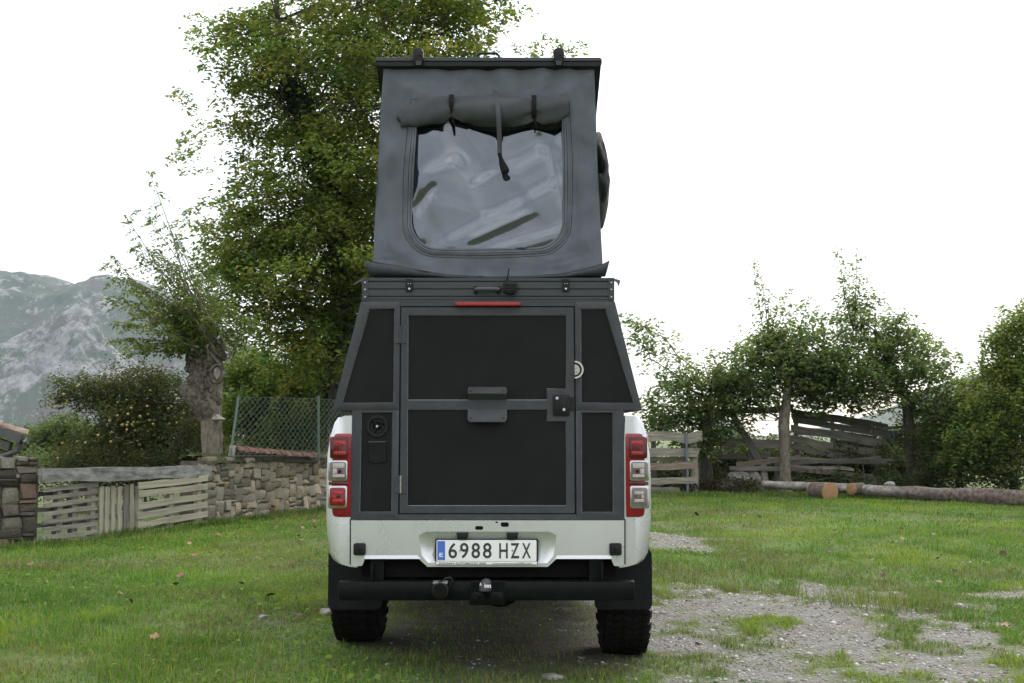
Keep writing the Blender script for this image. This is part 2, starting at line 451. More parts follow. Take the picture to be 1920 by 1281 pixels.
en = N("ShaderNodeMath"); en.operation = 'MULTIPLY_ADD'; en.inputs[1].default_value = 2.4; en.inputs[2].default_value = -1.2
L(noise_tex(7, 6, .7, ov), en.inputs[0]); L(en.outputs[0], em.inputs[0]); L(edge.outputs[0], em.inputs[1])
stone = mix(em.outputs[0], mossy, stone)
L(mix(ag.outputs["Fac"], mix(ad.outputs["Fac"], green, shaded_soil), stone), b.inputs["Base Color"])
b.inputs["Roughness"].default_value = .95
vo = N("ShaderNodeTexVoronoi"); vo.inputs["Scale"].default_value = 38; L(ov, vo.inputs["Vector"])
bp = N("ShaderNodeBump"); bp.inputs["Strength"].default_value = .8; bp.inputs["Distance"].default_value = .02; bp.invert = True
L(vo.outputs["Distance"], bp.inputs["Height"])
bp2 = N("ShaderNodeBump"); bp2.inputs["Strength"].default_value = .6; bp2.inputs["Distance"].default_value = .03
L(noise_tex(14, 6, .7, ov), bp2.inputs["Height"]); L(bp.outputs[0], bp2.inputs["Normal"]); L(bp2.outputs[0], b.inputs["Normal"])
ground = np_mesh("ground", gv, gf, m, attr={"gravel": gm, "dirt_shade": dm}, sm=True)
tag(ground, kind="structure")

# ------------------------------------------------------------------ mountain and hill far behind
def heightfield(name, xs, ys, fn, mat):
    X_, Y_ = np.meshgrid(xs, ys); Z_ = fn(X_, Y_)
    v = np.stack([X_.ravel(), Y_.ravel(), Z_.ravel()], 1)
    i = np.arange(len(xs)*len(ys)).reshape(len(ys), len(xs))
    f = np.stack([i[:-1,:-1].ravel(), i[:-1,1:].ravel(), i[1:,1:].ravel(), i[1:,:-1].ravel()], 1)
    return tag(np_mesh(name, v, f, mat, sm=True), kind="structure")
m, nt, b, out = nodes("limestone_mountain")
N, L = nt.nodes.new, nt.links.new
tc = N("ShaderNodeTexCoord"); mp = N("ShaderNodeMapping"); L(tc.outputs["Object"], mp.inputs[0]); ov = mp.outputs[0]
mp.inputs["Scale"].default_value = (1, .6, .55)
at = N("ShaderNodeAttribute"); at.attribute_name = "crag"
big = noise_tex(.011, 9, .68, ov); fine = noise_tex(.06, 10, .8, ov)
s1 = N("ShaderNodeMath"); s1.operation = 'ADD'; L(big, s1.inputs[0]); L(fine, s1.inputs[1])
s2 = N("ShaderNodeMath"); s2.operation = 'ADD'; L(s1.outputs[0], s2.inputs[0]); L(at.outputs["Fac"], s2.inputs[1])
rockmask = ramp(s2.outputs[0], [(.0, (0,0,0)), (1, (1,1,1))])
rm = N("ShaderNodeMapRange"); rm.inputs[1].default_value = 1.03; rm.inputs[2].default_value = 1.13; L(s2.outputs[0], rm.inputs[0])
rockc = ramp(fine, [(.34, (.06,.058,.06)), (.48, (.20,.197,.197)), (.62, (.37,.365,.36))])
turf = ramp(noise_tex(.018, 7, .65, ov), [(.34, (.025,.042,.022)), (.5, (.058,.085,.040)), (.64, (.085,.070,.056))])
L(mix(rm.outputs[0], turf, rockc), b.inputs["Base Color"]); b.inputs["Roughness"].default_value = 1
bp = N("ShaderNodeBump"); bp.inputs["Strength"].default_value = 1; bp.inputs["Distance"].default_value = 14
L(fine, bp.inputs["Height"]); L(bp.outputs[0], b.inputs["Normal"])
def ridge_profile(px):          # skyline of the far ridge, in pixels
    return np.interp(px, [-900, -400, -120, 0, 30, 60, 100, 125, 150, 165, 195, 240, 300, 380, 500, 640, 800], [560, 490, 505, 511, 514, 519, 522, 531, 541, 540, 534, 532, 545, 590, 680, 770, 815])
def mountain_h(x, y):
    px = 960 + FPX * x / np.maximum(y, 1)
    top = (808 - ridge_profile(960 + FPX * x / 2050.0)) / FPX * 2050.0
    rise = sstep(1150, 2000, y)
    fall = 1 - 0.5*sstep(2080, 2600, y)
    h = top * (0.10*rise + 0.90*rise**1.7) * fall
    r1 = 1 - np.abs(2*fbm(x/150, y/190, seed=31, oct=6) - 1)
    r2 = 1 - np.abs(2*fbm(x/52, y/70, seed=37, oct=5) - 1)
    h = h + np.clip(h, 0, 90)/90.0 * ((r1 - .7)*50*(1-.75*sstep(1850, 2020, y)) + (r2 - .7)*17)
    # the nearer crag
    cx, cy = (140-960)/FPX*1500, 1500.0
    dx, dy = (x-cx), (y-cy)
    d = np.hypot(np.where(dx > 0, dx/150.0, dx/215.0), dy/230.0)
    crag = 163*np.clip(1-d, -.4, 1)**1.0 if False else 163*np.maximum(0, 1-d)**.92
    crag = crag + np.clip(crag, 0, 60)/60.0*((r1-.7)*36 + (r2-.68)*26 + (fbm(x/14, y/40, seed=41, oct=4)-.5)*16)
    h2 = np.maximum(h, crag)
    return np.maximum(h2, -9) - 2
mxs = np.linspace(-1750, 60, 420); mys = np.linspace(1080, 2560, 300)
mo = heightfield("mountain", mxs, mys, mountain_h, m)
MX, MY = np.meshgrid(mxs, mys)
cragness = 0.13*np.exp(-(((MX + 575)/170)**2 + ((MY-1440)/190)**2)) + 0.10*sstep(1800, 1990, MY)*sstep(-250, -650, MX) - .05
a = mo.data.attributes.new("crag", 'FLOAT', 'POINT'); a.data.foreach_set("value", cragness.ravel().astype(np.float32))
m = pmat("wooded_hill_cover", (.018,.030,.014), (.045,.062,.03), .03, 1.0, bump=1.0, bscale=.12)
def hill_h(x, y):
    top = np.interp(960 + FPX*x/1500.0, [1150, 1250, 1350, 1450, 1560, 1700, 1830, 1950, 2100, 2400, 2800], [815, 814, 813, 811, 800, 752, 690, 672, 665, 700, 815])
    h = (808-top)/FPX*1500
    return h*sstep(1150, 1480, y)*(1-.6*sstep(1520, 1900, y)) + (fbm(x/45, y/60, seed=51)-.5)*9*np.clip(h/30, 0, 1) - 9
heightfield("hill", np.linspace(100, 1450, 150), np.linspace(1100, 1900, 60), hill_h, m)

# ------------------------------------------------------------------ haze in the valley air
hz = bpy.data.materials.new("haze_air"); hz.use_nodes = True
hz.node_tree.nodes.clear()
ho = hz.node_tree.nodes.new("ShaderNodeOutputMaterial"); hv = hz.node_tree.nodes.new("ShaderNodeVolumePrincipled")
hv.inputs["Color"].default_value = (.74, .87, 1.0, 1); hv.inputs["Density"].default_value = HAZE = 0.000105
hv.inputs["Anisotropy"].default_value = 0.0
hz.node_tree.links.new(hv.outputs[0], ho.inputs["Volume"])
gb = float(GZ.min())
ext = max(abs(gx[0]), gx[-1], gy[-1], abs(gy[0])) + 20
bm = bmesh.new(); box(bm, (0, 0, (gb-1+360)/2), (2*ext, 2*ext, 361-gb))
haze = bm_obj("haze", bm, hz, sm=False); tag(haze, kind="stuff")

# ================================================================== GRASS
def grass_blades(n, y0, y1, hmin, hmax, wid, seed, xpad=0.8):
    g = np.random.default_rng(seed)
    # even cover inside the view wedge and a margin on both sides
    u = g.random(n*3); y = np.sqrt(y0*y0 + u*(y1*y1-y0*y0)); hw = 0.47*y + xpad
    x = (g.random(n*3)*2-1)*hw
    keep = g.random(n*3) > np.clip(gravel_mask(x, y)**1.6*1.06 + dirt_shade_mask(x, y)*.8, 0, 1)
    keep &= ~((np.abs(x + .78) < .16) & (np.abs(y - 7.05) < .22)) & ~((np.abs(x - .60) < .16) & (np.abs(y - 7.05) < .22))
    keep &= wall_side(x, y)
    x, y = x[keep][:n], y[keep][:n]; n = len(x)
    z = ground_h(x, y)
    clump = fbm(x*2.2, y*2.2, seed=61)
    big = fbm(x*.55, y*.55, seed=62)
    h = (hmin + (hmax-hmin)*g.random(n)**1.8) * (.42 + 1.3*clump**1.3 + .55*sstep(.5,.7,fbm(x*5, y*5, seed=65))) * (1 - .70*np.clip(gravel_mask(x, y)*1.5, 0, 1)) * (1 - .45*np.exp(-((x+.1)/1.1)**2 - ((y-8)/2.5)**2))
    az = g.random(n)*2*np.pi; lean = (.25 + 1.1*g.random(n))
    dx, dy = np.cos(az), np.sin(az); sx, sy = -dy, dx
    w = wid*(.6 + .8*g.random(n))
    p0 = np.stack([x, y, z - .006], 1)
    d = np.stack([dx, dy, np.zeros(n)], 1); s = np.stack([sx, sy, np.zeros(n)], 1); up = np.array([0, 0, 1.0])
    mid = p0 + up*(h*.62)[:,None] + d*(h*lean*.32)[:,None]
    tip = p0 + up*(h*(1.0-.25*lean))[:,None] + d*(h*lean*.95)[:,None]
    V = np.empty((n, 5, 3))
    V[:,0] = p0 - s*(w*.5)[:,None]; V[:,1] = p0 + s*(w*.5)[:,None]
    V[:,2] = mid - s*(w*.42)[:,None]; V[:,3] = mid + s*(w*.42)[:,None]; V[:,4] = tip
    b0 = (np.arange(n)*5)[:,None]
    F = np.concatenate([b0 + np.array([0,1,3]), b0 + np.array([0,3,2]), b0 + np.array([2,3,4])])
    pal = np.array([(.074,.155,.022), (.108,.190,.026), (.047,.106,.019), (.165,.22,.030), (.24,.22,.10)])
    pr = g.random(n) + (big-.5)*.9 + (fbm(x*1.4+9, y*1.4, seed=63)-.5)*.6
    k = np.clip(np.digitize(pr, [.02, .58, .80, .97]), 0, 4); k = np.where(pr < .12, 2, np.where(pr < .50, 0, np.where(pr < .84, 1, np.where(pr < 1.06, 3, 4))))
    right = sstep(-.5, 1.5, x)*sstep(9, 12, y)
    C = pal[k]*(.70 + .6*g.random(n))[:,None]*(.62 + .76*fbm(x*1.1+5, y*.8, seed=66))[:,None]*1.05
    worn = sstep(.50, .68, fbm(x*.75+3, y*.9+8, seed=68) + .10*np.exp(-((x+.6)/1.8)**2 - ((y-8)/3.0)**2))*(g.random(n) < .55)
    C = C*(1-worn)[:,None] + np.array([(.15,.14,.065)])*(.7+.6*g.random(n))[:,None]*worn[:,None]
    gv_ = np.clip(gravel_mask(x, y)*2.2, 0, .8)
    C = C*(1-gv_)[:,None] + np.array([(.095,.125,.042)])*(.7+.6*g.random(n))[:,None]*gv_[:,None]
    lime = sstep(.60, .70, fbm(x*.9+31, y*.9, seed=67))*sstep(.2, .6, g.random(n))
    C = C*(1-lime)[:,None] + np.array([(.19,.26,.022)])*lime[:,None]
    C = C*(1 - .0*right[:,None])
    C = np.where((g.random(n) < .10)[:,None], pal[4]*.8, C)
    C = np.where((gravel_mask(x, y) > .15)[:,None] & (g.random(n) < .25)[:,None], pal[4], C)
    return V.reshape(-1, 3), F, np.repeat(C, 5, axis=0)
def wall_side(x, y):
    # keep to the meadow side of the stone walls on the left
    xb = np.interp(y, [9, 13.3, 16.6, 20.3, 26], [-7.6, -5.75, -4.42, -3.33, -1.7])
    return x > xb - .03
parts = [grass_blades(150000, 5.2, 10.0, .020, .075, .0042, 1),
         grass_blades(170000, 10.0, 16.0, .022, .075, .0052, 2),
         grass_blades(170000, 16.0, 27.0, .022, .075, .0078, 3, 2.0)]
# tussocks of long dry grass, tall grass along the walls and fence
def tuft(cx, cy, n, rad, h0, h1, wid, cols, seed):
    g = np.random.default_rng(seed)
    r = rad*np.sqrt(g.random(n)); a = g.random(n)*2*np.pi
    x = cx + r*np.cos(a); y = cy + r*np.sin(a); z = ground_h(x, y)
    h = h0 + (h1-h0)*g.random(n); az = a + g.normal(0, .9, n); lean = .3 + 1.2*g.random(n)
    d = np.stack([np.cos(az), np.sin(az), 0*az], 1); s = np.stack([-np.sin(az), np.cos(az), 0*az], 1); up = np.array([0,0,1.])
    p0 = np.stack([x, y, z-.01], 1)
    mid = p0 + up*(h*.6)[:,None] + d*(h*lean*.3)[:,None]; tip = p0 + up*(h*(1-.35*lean))[:,None] + d*(h*lean*.9)[:,None]
    V = np.empty((n,5,3)); w = wid*(.6+.8*g.random(n))
    V[:,0] = p0-s*(w*.5)[:,None]; V[:,1] = p0+s*(w*.5)[:,None]; V[:,2] = mid-s*(w*.4)[:,None]; V[:,3] = mid+s*(w*.4)[:,None]; V[:,4] = tip
    b0 = (np.arange(n)*5)[:,None]
    F = np.concatenate([b0+np.array([0,1,3]), b0+np.array([0,3,2]), b0+np.array([2,3,4])])
    C = np.array(cols)[g.integers(0, len(cols), n)]*(.75+.5*g.random(n))[:,None]
    return V.reshape(-1,3), F, np.repeat(C, 5, axis=0)
dry = [(.20,.19,.09), (.15,.17,.055), (.11,.16,.035), (.08,.14,.03)]
grn = [(.07,.125,.03), (.10,.15,.035), (.05,.09,.025)]
for (px, py, n, rad, h0, h1, sd) in ((1650, 1135, 420, .42, .06, .26, 1), (1560, 1120, 150, .32, .05, .18, 2), (1710, 1128, 170, .3, .06, .22, 3), (1690, 1000, 60, .2, .05, .2, 4), (1300, 1075, 60, .25, .1, .3, 5), (1445, 1075, 70, .2, .1, .32, 6)):
    D = FPX*CAM_H/(py-808); x = (px-960)/FPX*D
    parts.append(tuft(x, D, n, rad, h0, h1, .005, dry, sd))
g_ = np.random.default_rng(5)
for k in range(190):       # rank growth along the foot of walls, pallets, logs and fence
    t = g_.random()
    if k < 80: y = 13.0 + t*8.5; x = float(np.interp(y, [9, 13.3, 16.6, 20.3, 26], [-7.6, -5.75, -4.42, -3.33, -1.7])) + .10 + .35*g_.random()
    else: x = 2.9 + t*8.0; y = 25.2 - 1.9*(x-5.5 > 0)*(x-5.5)/4.5 - .2 - 1.2*g_.random()
    parts.append(tuft(x, y, 60, .28, .05, .17, .008, grn if g_.random() < .8 else dry, 100+k))
off = 0; VV = []; FF = []; CC = []
for v, f, c in parts:
    VV.append(v); FF.append(f+off); CC.append(c); off += len(v)
grass = np_mesh("grass", np.concatenate(VV), np.concatenate(FF), M['grass'], col=np.concatenate(CC))
tag(grass, kind="stuff")

# ------------------------------------------------------------------ leaves as a mesh
def leaf_quads(c, size, nrm, ddir, asp=.5, fold=.18):
    """four-cornered folded leaves: centre, length, normal and direction arrays"""
    n = len(c)
    d = ddir - nrm*(ddir*nrm).sum(1)[:,None]; d /= np.linalg.norm(d, axis=1)[:,None] + 1e-9
    s = np.cross(nrm, d)
    L_ = size[:,None]; W = L_*asp
    V = np.empty((n, 4, 3))
    V[:,0] = c - d*L_*.5; V[:,1] = c + s*W*.5 + nrm*L_*fold - d*L_*.06; V[:,2] = c + d*L_*.5 - nrm*L_*.08; V[:,3] = c - s*W*.5 + nrm*L_*fold - d*L_*.06
    F = (np.arange(n)*4)[:,None] + np.array([0,1,2,3])
    return V.reshape(-1,3), F
def unit(a): return a/(np.linalg.norm(a, axis=1)[:,None]+1e-9)
# low broad-leaved weeds in the meadow
g_ = np.random.default_rng(77)
n = 34000; y = np.sqrt(5.3**2 + g_.random(n)*(19**2-5.3**2)); x = (g_.random(n)*2-1)*(.47*y+.5)
patchn = fbm(x*.8, y*.8, seed=71); keep = (g_.random(n) < sstep(.42, .62, patchn + .12*(x < -1.2) - .08*(x > .5))) & wall_side(x, y) & (gravel_mask(x, y) < .25) & (np.hypot((x+.1)/1.1, (y-8.2)/2.2) > 1)
x, y = x[keep], y[keep]; n = len(x); z = ground_h(x, y) + .012 + .045*g_.random(n)
nr = unit(np.stack([g_.normal(0,.4,n), g_.normal(0,.4,n)-.15, np.ones(n)], 1)); a = g_.random(n)*2*np.pi
v, f = leaf_quads(np.stack([x,y,z],1), .018+.035*g_.random(n)**2, nr, np.stack([np.cos(a), np.sin(a), 0*a],1), .62, .12)
pal = np.array([(.080,.160,.03), (.110,.195,.034), (.055,.11,.03), (.16,.22,.04)])
tag(np_mesh("weeds", v, f, M['grass'], col=np.repeat(pal[g_.integers(0,4,n)]*(.8+.4*g_.random(n))[:,None], 4, axis=0)), kind="stuff")
# gravel pebbles
ico = np.array(bmesh.ops.create_icosphere(bmt := bmesh.new(), subdivisions=1, radius=1)['verts'] and [v.co[:] for v in bmt.verts]); icf = np.array([[v.index for v in f.verts] for f in bmt.faces]); bmt.free()
n = 90000; y = np.sqrt(5.3**2 + g_.random(n)*(15.5**2-5.3**2)); x = (g_.random(n)*2-1)*(.47*y+.4)
keep = g_.random(n) < np.clip(gravel_mask(x, y)*1.0 + .04*dirt_shade_mask(x, y), 0, 1)
x, y = x[keep], y[keep]; n = len(x); sz = .0035 + .009*g_.random(n)**2.4 + (g_.random(n) < .02)*.016*g_.random(n)
sc = np.stack([sz*(.8+.6*g_.random(n)), sz*(.8+.6*g_.random(n)), sz*(.45+.35*g_.random(n))], 1)
V = ico[None]*sc[:,None]*(1 + .25*(g_.random((n, len(ico), 1))-.5)); V += np.stack([x, y, ground_h(x, y)+sz*.15], 1)[:,None]
F = (np.arange(n)*len(ico))[:,None,None] + icf[None]
mg, nt, b, out = nodes("gravel_pebbles"); a = nt.nodes.new("ShaderNodeAttribute"); a.attribute_name = "tint"; nt.links.new(a.outputs["Color"], b.inputs["Base Color"]); b.inputs["Roughness"].default_value = .9
pc = np.array([(.26,.253,.24), (.40,.39,.37), (.18,.17,.155), (.29,.27,.235), (.15,.122,.095)])[g_.integers(0,5,n)]*(.75+.5*g_.random(n))[:,None]
tag(np_mesh("gravel", V.reshape(-1,3), F.reshape(-1,3), mg, col=np.repeat(pc, len(ico), axis=0)), kind="stuff")

# ================================================================== TREES
def rand_in_ellipsoids(g, ells, n, shell=.35):
    vol = np.array([e[3]*e[4]*e[5]*(e[6] if len(e) > 6 else 1) for e in ells])**.85; vol /= vol.sum()
    k = g.choice(len(ells), n, p=vol)
    E_ = np.array([e[:6] for e in ells])[k]
    v = unit(g.normal(0, 1, (n, 3))); r = g.random(n)**shell
    return E_[:, :3] + v*E_[:, 3:6]*r[:, None], v
def E(px, py, Y, rx, rz, ry, dens=1.0):
    """a crown lobe centred where the photograph shows it; radii in pixels (across, up) and metres (in depth)"""
    p = P(px, py, Y); return (p.x, p.y, p.z, S(rx, Y), ry, S(rz, Y), dens)
def grow(trunk_pts, tips, r_twig, g, step=.55, sag=.06, bias=.55, kexp=.5, rmax=None):
    """join every tip to the nearest wood, thickness by the number of twigs carried"""
    pos = [np.array(p, float) for p in trunk_pts]; par = [-1] + list(range(len(pos)-1)); dist = [0.0]
    for i in range(1, len(pos)): dist.append(dist[-1] + np.linalg.norm(pos[i]-pos[i-1])*.35)
    cnt = [0]*len(pos); nt_ = len(pos)
    order = np.argsort(np.linalg.norm(tips - pos[-1], axis=1))
    for t in tips[order]:
        A = np.array(pos); d = np.linalg.norm(A - t, axis=1); cost = d + bias*np.array(dist) + 1.5*np.clip(A[:,2]-t[2]-.1, 0, None)
        cost[:max(0, nt_//3)] += 50
        k = int(np.argmin(cost)); n = max(1, int(d[k]/step)); a = pos[k]; last = k
        for j in range(1, n+1):
            f = j/n; p = a + (t-a)*f; p = p + np.array([0,0,1])*sag*d[k]*math.sin(math.pi*f)
            if j < n: p = p + g.normal(0, .07*min(d[k], 1.2), 3)
            pos.append(p); par.append(last); dist.append(dist[last] + d[k]/n); cnt.append(0); last = len(pos)-1
        q = last
        while q != -1: cnt[q] += 1; q = par[q]
    V = []; F = []
    for i in range(nt_, len(pos)):
        a, b_ = pos[par[i]], pos[i]; t = b_-a; ln = np.linalg.norm(t)
        if ln < 1e-6: continue
        t /= ln; s = np.cross(t, [0.1, .2, .97]); s /= np.linalg.norm(s)+1e-9; u = np.cross(s, t)
        ra = r_twig*max(1, cnt[par[i]] if par[i] >= nt_ else cnt[i]*1.15)**kexp; rb = r_twig*max(.6, cnt[i])**kexp
        if rmax: ra = min(ra, rmax); rb = min(rb, rmax)
        ns = 5; o = len(V)
        for rr, c in ((ra, a), (rb, b_)):
            for q in range(ns):
                an = 2*math.pi*q/ns; V.append(c + (s*math.cos(an)+u*math.sin(an))*rr)
        for q in range(ns): F.append((o+q, o+(q+1) % ns, o+ns+(q+1) % ns, o+ns+q))
    return np.array(V), np.array(F)
def sprays(g, c, out, n, L_, W, T, droop=.35):
    """n leaf positions on each of the sprays centred at c, pointing along out"""
    m_ = len(c); d = out.copy(); d[:,2] *= .35; d = unit(d + g.normal(0, .35, d.shape)); s = unit(np.cross(d, np.array([[0,0,1.]])))
    t = g.random((m_, n)); w = g.normal(0, 1, (m_, n))*(.25+.75*np.sin(np.pi*np.clip(t*.9+.08, 0, 1)))
    ls = (.7 + .6*g.random((m_,1)))
    p = c[:,None] + d[:,None]*((t-.45)*L_*ls)[:,:,None] + s[:,None]*(w*W*ls)[:,:,None]
    p[:,:,2] += g.normal(0, T, (m_, n)) - droop*L_*(t-.3)**2*np.sign(t-.3)
    dd = d[:,None] + s[:,None]*(w*.8)[:,:,None] + g.normal(0, .5, p.shape); dd[:,:,2] -= .35
    return p.reshape(-1,3), unit(dd.reshape(-1,3))
def foliage(name, pts, dirs, size, cols, mat, parent, g, asp=.55, up=1.0, jit=.55, kind=None):
    n = len(pts); nr = unit(np.stack([g.normal(0, jit, n), g.normal(0, jit, n), np.full(n, up)], 1))
    v, f = leaf_quads(pts, size, nr, dirs, asp)
    o = np_mesh(name, v, f, mat, parent, org=WORG[parent.name], col=np.repeat(cols, 4, axis=0))
    return o
def palette(g, n_cl, n, pal, w, jit=.35):
    base = np.array(pal)[g.choice(len(pal), n_cl*n, p=np.array(w)/sum(w))]
    cl = np.repeat(.8 + .4*g.random(n_cl), n)
    hue = np.repeat(g.normal(0, .08, (n_cl, 1)), n, axis=0)
    c = base*(cl*(1 - jit/2 + jit*g.random(n_cl*n)))[:,None]
    c[:,0] *= (1 + 1.3*hue[:,0]); return np.clip(c, .004, .6)
def trunk_mesh(name, pts, rad, mat, parent, seed=0, n=14, flare=.5, amp=.10, sub=5):
    P_ = np.array([list(p) for p in pts], float); tt = np.linspace(0, len(P_)-1, (len(P_)-1)*sub+1)
    C = np.stack([np.interp(tt, range(len(P_)), P_[:,k]) for k in range(3)], 1); r = np.interp(tt, range(len(P_)), rad)
    for _ in range(2): C[1:-1] = (C[:-2]+2*C[1:-1]+C[2:])/4
    h = np.concatenate([[0], np.cumsum(np.linalg.norm(np.diff(C, axis=0), axis=1))])
    r = r*(1 + flare*np.exp(-h/(rad[0]*1.3)))
    T = np.gradient(C, axis=0); T = unit(T); s = unit(np.cross(T, np.array([[.05,1,.1]]))); u = np.cross(s, T)
    an = np.linspace(0, 2*np.pi, n, endpoint=False)
    ring_ = s[:,None]*np.cos(an)[None,:,None] + u[:,None]*np.sin(an)[None,:,None]
    nz = fbm(np.cos(an)[None]*1.6+7+0*h[:,None], np.sin(an)[None]*1.6+3+0*h[:,None], h[:,None]*2.2, 3, seed)-.5
    V = C[:,None] + ring_*(r[:,None]*(1+2*amp*nz*2))[:,:,None]
    m_ = len(C); i = np.arange(m_*n).reshape(m_, n); j = np.roll(i, -1, axis=1)
    F = np.stack([i[:-1].ravel(), j[:-1].ravel(), j[1:].ravel(), i[1:].ravel()], 1)
    return np_mesh(name, V.reshape(-1,3), F, mat, parent, org=WORG[parent.name], sm=True)

GREEN_A = [(.078,.110,.030), (.115,.150,.037), (.162,.190,.046), (.22,.20,.05), (.38,.26,.06), (.40,.19,.07)]
def broadleaf(name, label, cat, base, trunk, rad, ells, n_cl, n_lf, lsize, seed, pal=GREEN_A, w=(3,4,2,.7,.12,.04), L_=.8, W=.26, T=.09, bark='bark', twig=.006, droop=.35, asp=.55, trans=None, group=None, bias=.55, shell=.35):
    g = np.random.default_rng(seed)
    root = empty(name, base, label, cat, group)
    trunk_mesh('trunk', trunk, rad, M[bark], root, seed)
    c, out = rand_in_ellipsoids(g, ells, n_cl, shell)
    V, F = grow(trunk, c, twig, g, bias=bias, rmax=rad[0]*.55)
    np_mesh('branches', V, F, M[bark], root, org=WORG[root.name])
    p, d = sprays(g, c, out, n_lf, L_, W, T, droop)
    cols = palette(g, n_cl, n_lf, pal, w)
    foliage('crown', p, d, lsize*(.55+.7*g.random(len(p))), cols, M[trans or 'leaf'], root, g, asp)
    return root


# ================================================================== STONE WALLS
def stone_variants(mats, seed):
    out = []; g = np.random.default_rng(seed)
    for mname in mats:
        for k in range(5):
            bm = bmesh.new(); bmesh.ops.create_cube(bm, size=1.0)
            bmesh.ops.bevel(bm, geom=list(bm.edges), offset=.09+.09*g.random(), segments=1, affect='EDGES', profile=.5)
            for v in bm.verts:
                v.co.x *= 1 + g.normal(0, .05); v.co.z *= 1 + g.normal(0, .06)
                v.co += Vector(g.normal(0, .055, 3)); v.co.y *= 1 + g.normal(0, .05)
            bmesh.ops.recalc_face_normals(bm, faces=list(bm.faces))
            me = bpy.data.meshes.new("stone"); bm.to_mesh(me); bm.free(); smooth(me, 50); me.materials.append(M[mname]); out.append(me)
    return out
def stone_wall(A, B, hA, hB, thick, label, mats, weights, seed, cell=.07, wmax=6, hmax=4, cap=None, end_quoins=0, flat=False):
    g = np.random.default_rng(seed)
    A = np.array(A, float); B = np.array(B, float); Ld = np.linalg.norm(B-A); u = (B-A)/Ld; n = np.array([u[1], -u[0]])
    if n @ (np.array([0, 0]) - A) < 0: n = -n
    rot = math.atan2(u[1], u[0])
    root = empty('stone_wall', (A[0], A[1], gz(*A)), label, 'wall')
    # earth and mortar core
    bm = bmesh.new(); k = 24; rows = []
    for i in range(k+1):
        f = i/k; c = A + u*Ld*f; z0 = gz(c[0], c[1]) - .15; z1 = gz(c[0], c[1]) + hA + (hB-hA)*f - .03
        a = c - n*.045; b_ = c - n*(thick-.05)
        rows.append([bm.verts.new((a[0],a[1],z0)), bm.verts.new((a[0],a[1],z1)), bm.verts.new((b_[0],b_[1],z1)), bm.verts.new((b_[0],b_[1],z0))])
    for r0, r1 in zip(rows, rows[1:]):
        for q in range(4): bm.faces.new((r0[q], r0[(q+1) % 4], r1[(q+1) % 4], r1[q]))
    bm.faces.new(rows[0]); bm.faces.new(list(reversed(rows[-1])))
    bm_obj('mortar_core', bm, M['mortar'], root)
    var = stone_variants(mats, seed+1); nm = len(mats)
    def put(u0, u1, v0, v1, back=False, mi=None, proud=None):
        c = A + u*(u0+u1)/2; base = gz(c[0], c[1])
        hh = hA + (hB-hA)*((u0+u1)/2/Ld)
        if v0 > hh - .03: return
        v1 = min(v1, hh + .03*g.random())
        mi = int(g.choice(nm, p=np.array(weights)/sum(weights))) if mi is None else mi
        me = var[mi*5 + int(g.integers(5))]
        dep = .16 + .05*g.random(); off = (g.normal(0, .010) if proud is None else proud)
        c2 = c + n*(off - dep/2) if not back else c - n*(thick + off - dep/2)
        w, h = (u1-u0), (v1-v0); gap = .002 + .009*g.random()
        o = bpy.data.objects.new('stone', me); COL.objects.link(o); o.parent = root
        o.location = Vector((c2[0], c2[1], base + (v0+v1)/2)) - WORG[root.name]
        o.scale = ((w-gap)*1.03, dep, (h-gap)*1.03); o.rotation_euler = (g.normal(0,.03), g.normal(0,.022), rot + g.normal(0,.035))
    nu = int(Ld/cell); nv = int((max(hA, hB)+.12)/cell); occ = np.zeros((nu, nv), bool)
    for v in range(nv):
        for x in range(nu):
            if occ[x, v]: continue
            w = int(min(wmax, 2 + g.geometric(.33))); h = int(g.choice([1,1,1,2,2,2,3,4] if flat else [1,1,2,2,3,3,4,4])); 
            if end_quoins and (x < 3 or x > nu-8): w = int(g.integers(4, 7)); h = int(g.integers(2, 5))
            while w > 1 and (x+w > nu or occ[x:x+w, v].any()): w -= 1
            while h > 1 and (v+h > nv or occ[x:x+w, v:v+h].any()): h -= 1
            if w == 1 and h > 2: h = 2
            occ[x:x+w, v:v+h] = True
            put(x*cell, (x+w)*cell, v*cell - .06, (v+h)*cell - .06)
    return root, u, n, Ld
A_l = (-5.66, 13.72); 
left_wall, *_ = stone_wall((-7.3, 12.55), A_l, 1.03, 1.04, .5, 'dark lichened stone wall end at the left edge beside the old pallet gate', ['stoneD','stoneG','stoneR'], [5,1.6,.7], 5, cell=.05, wmax=8, flat=True)
A_r = (-4.40, 16.55)
B_r = (-2.4, 23.6)
right_wall, ur, nr_, Lr = stone_wall(A_r, B_r, .94, .93, .5, 'sandy stone wall with mossy top running behind the pickup', ['stone','stoneG','stoneY','stoneR'], [5,2.4,.4,.3], 8, cell=.055, wmax=7, end_quoins=1)
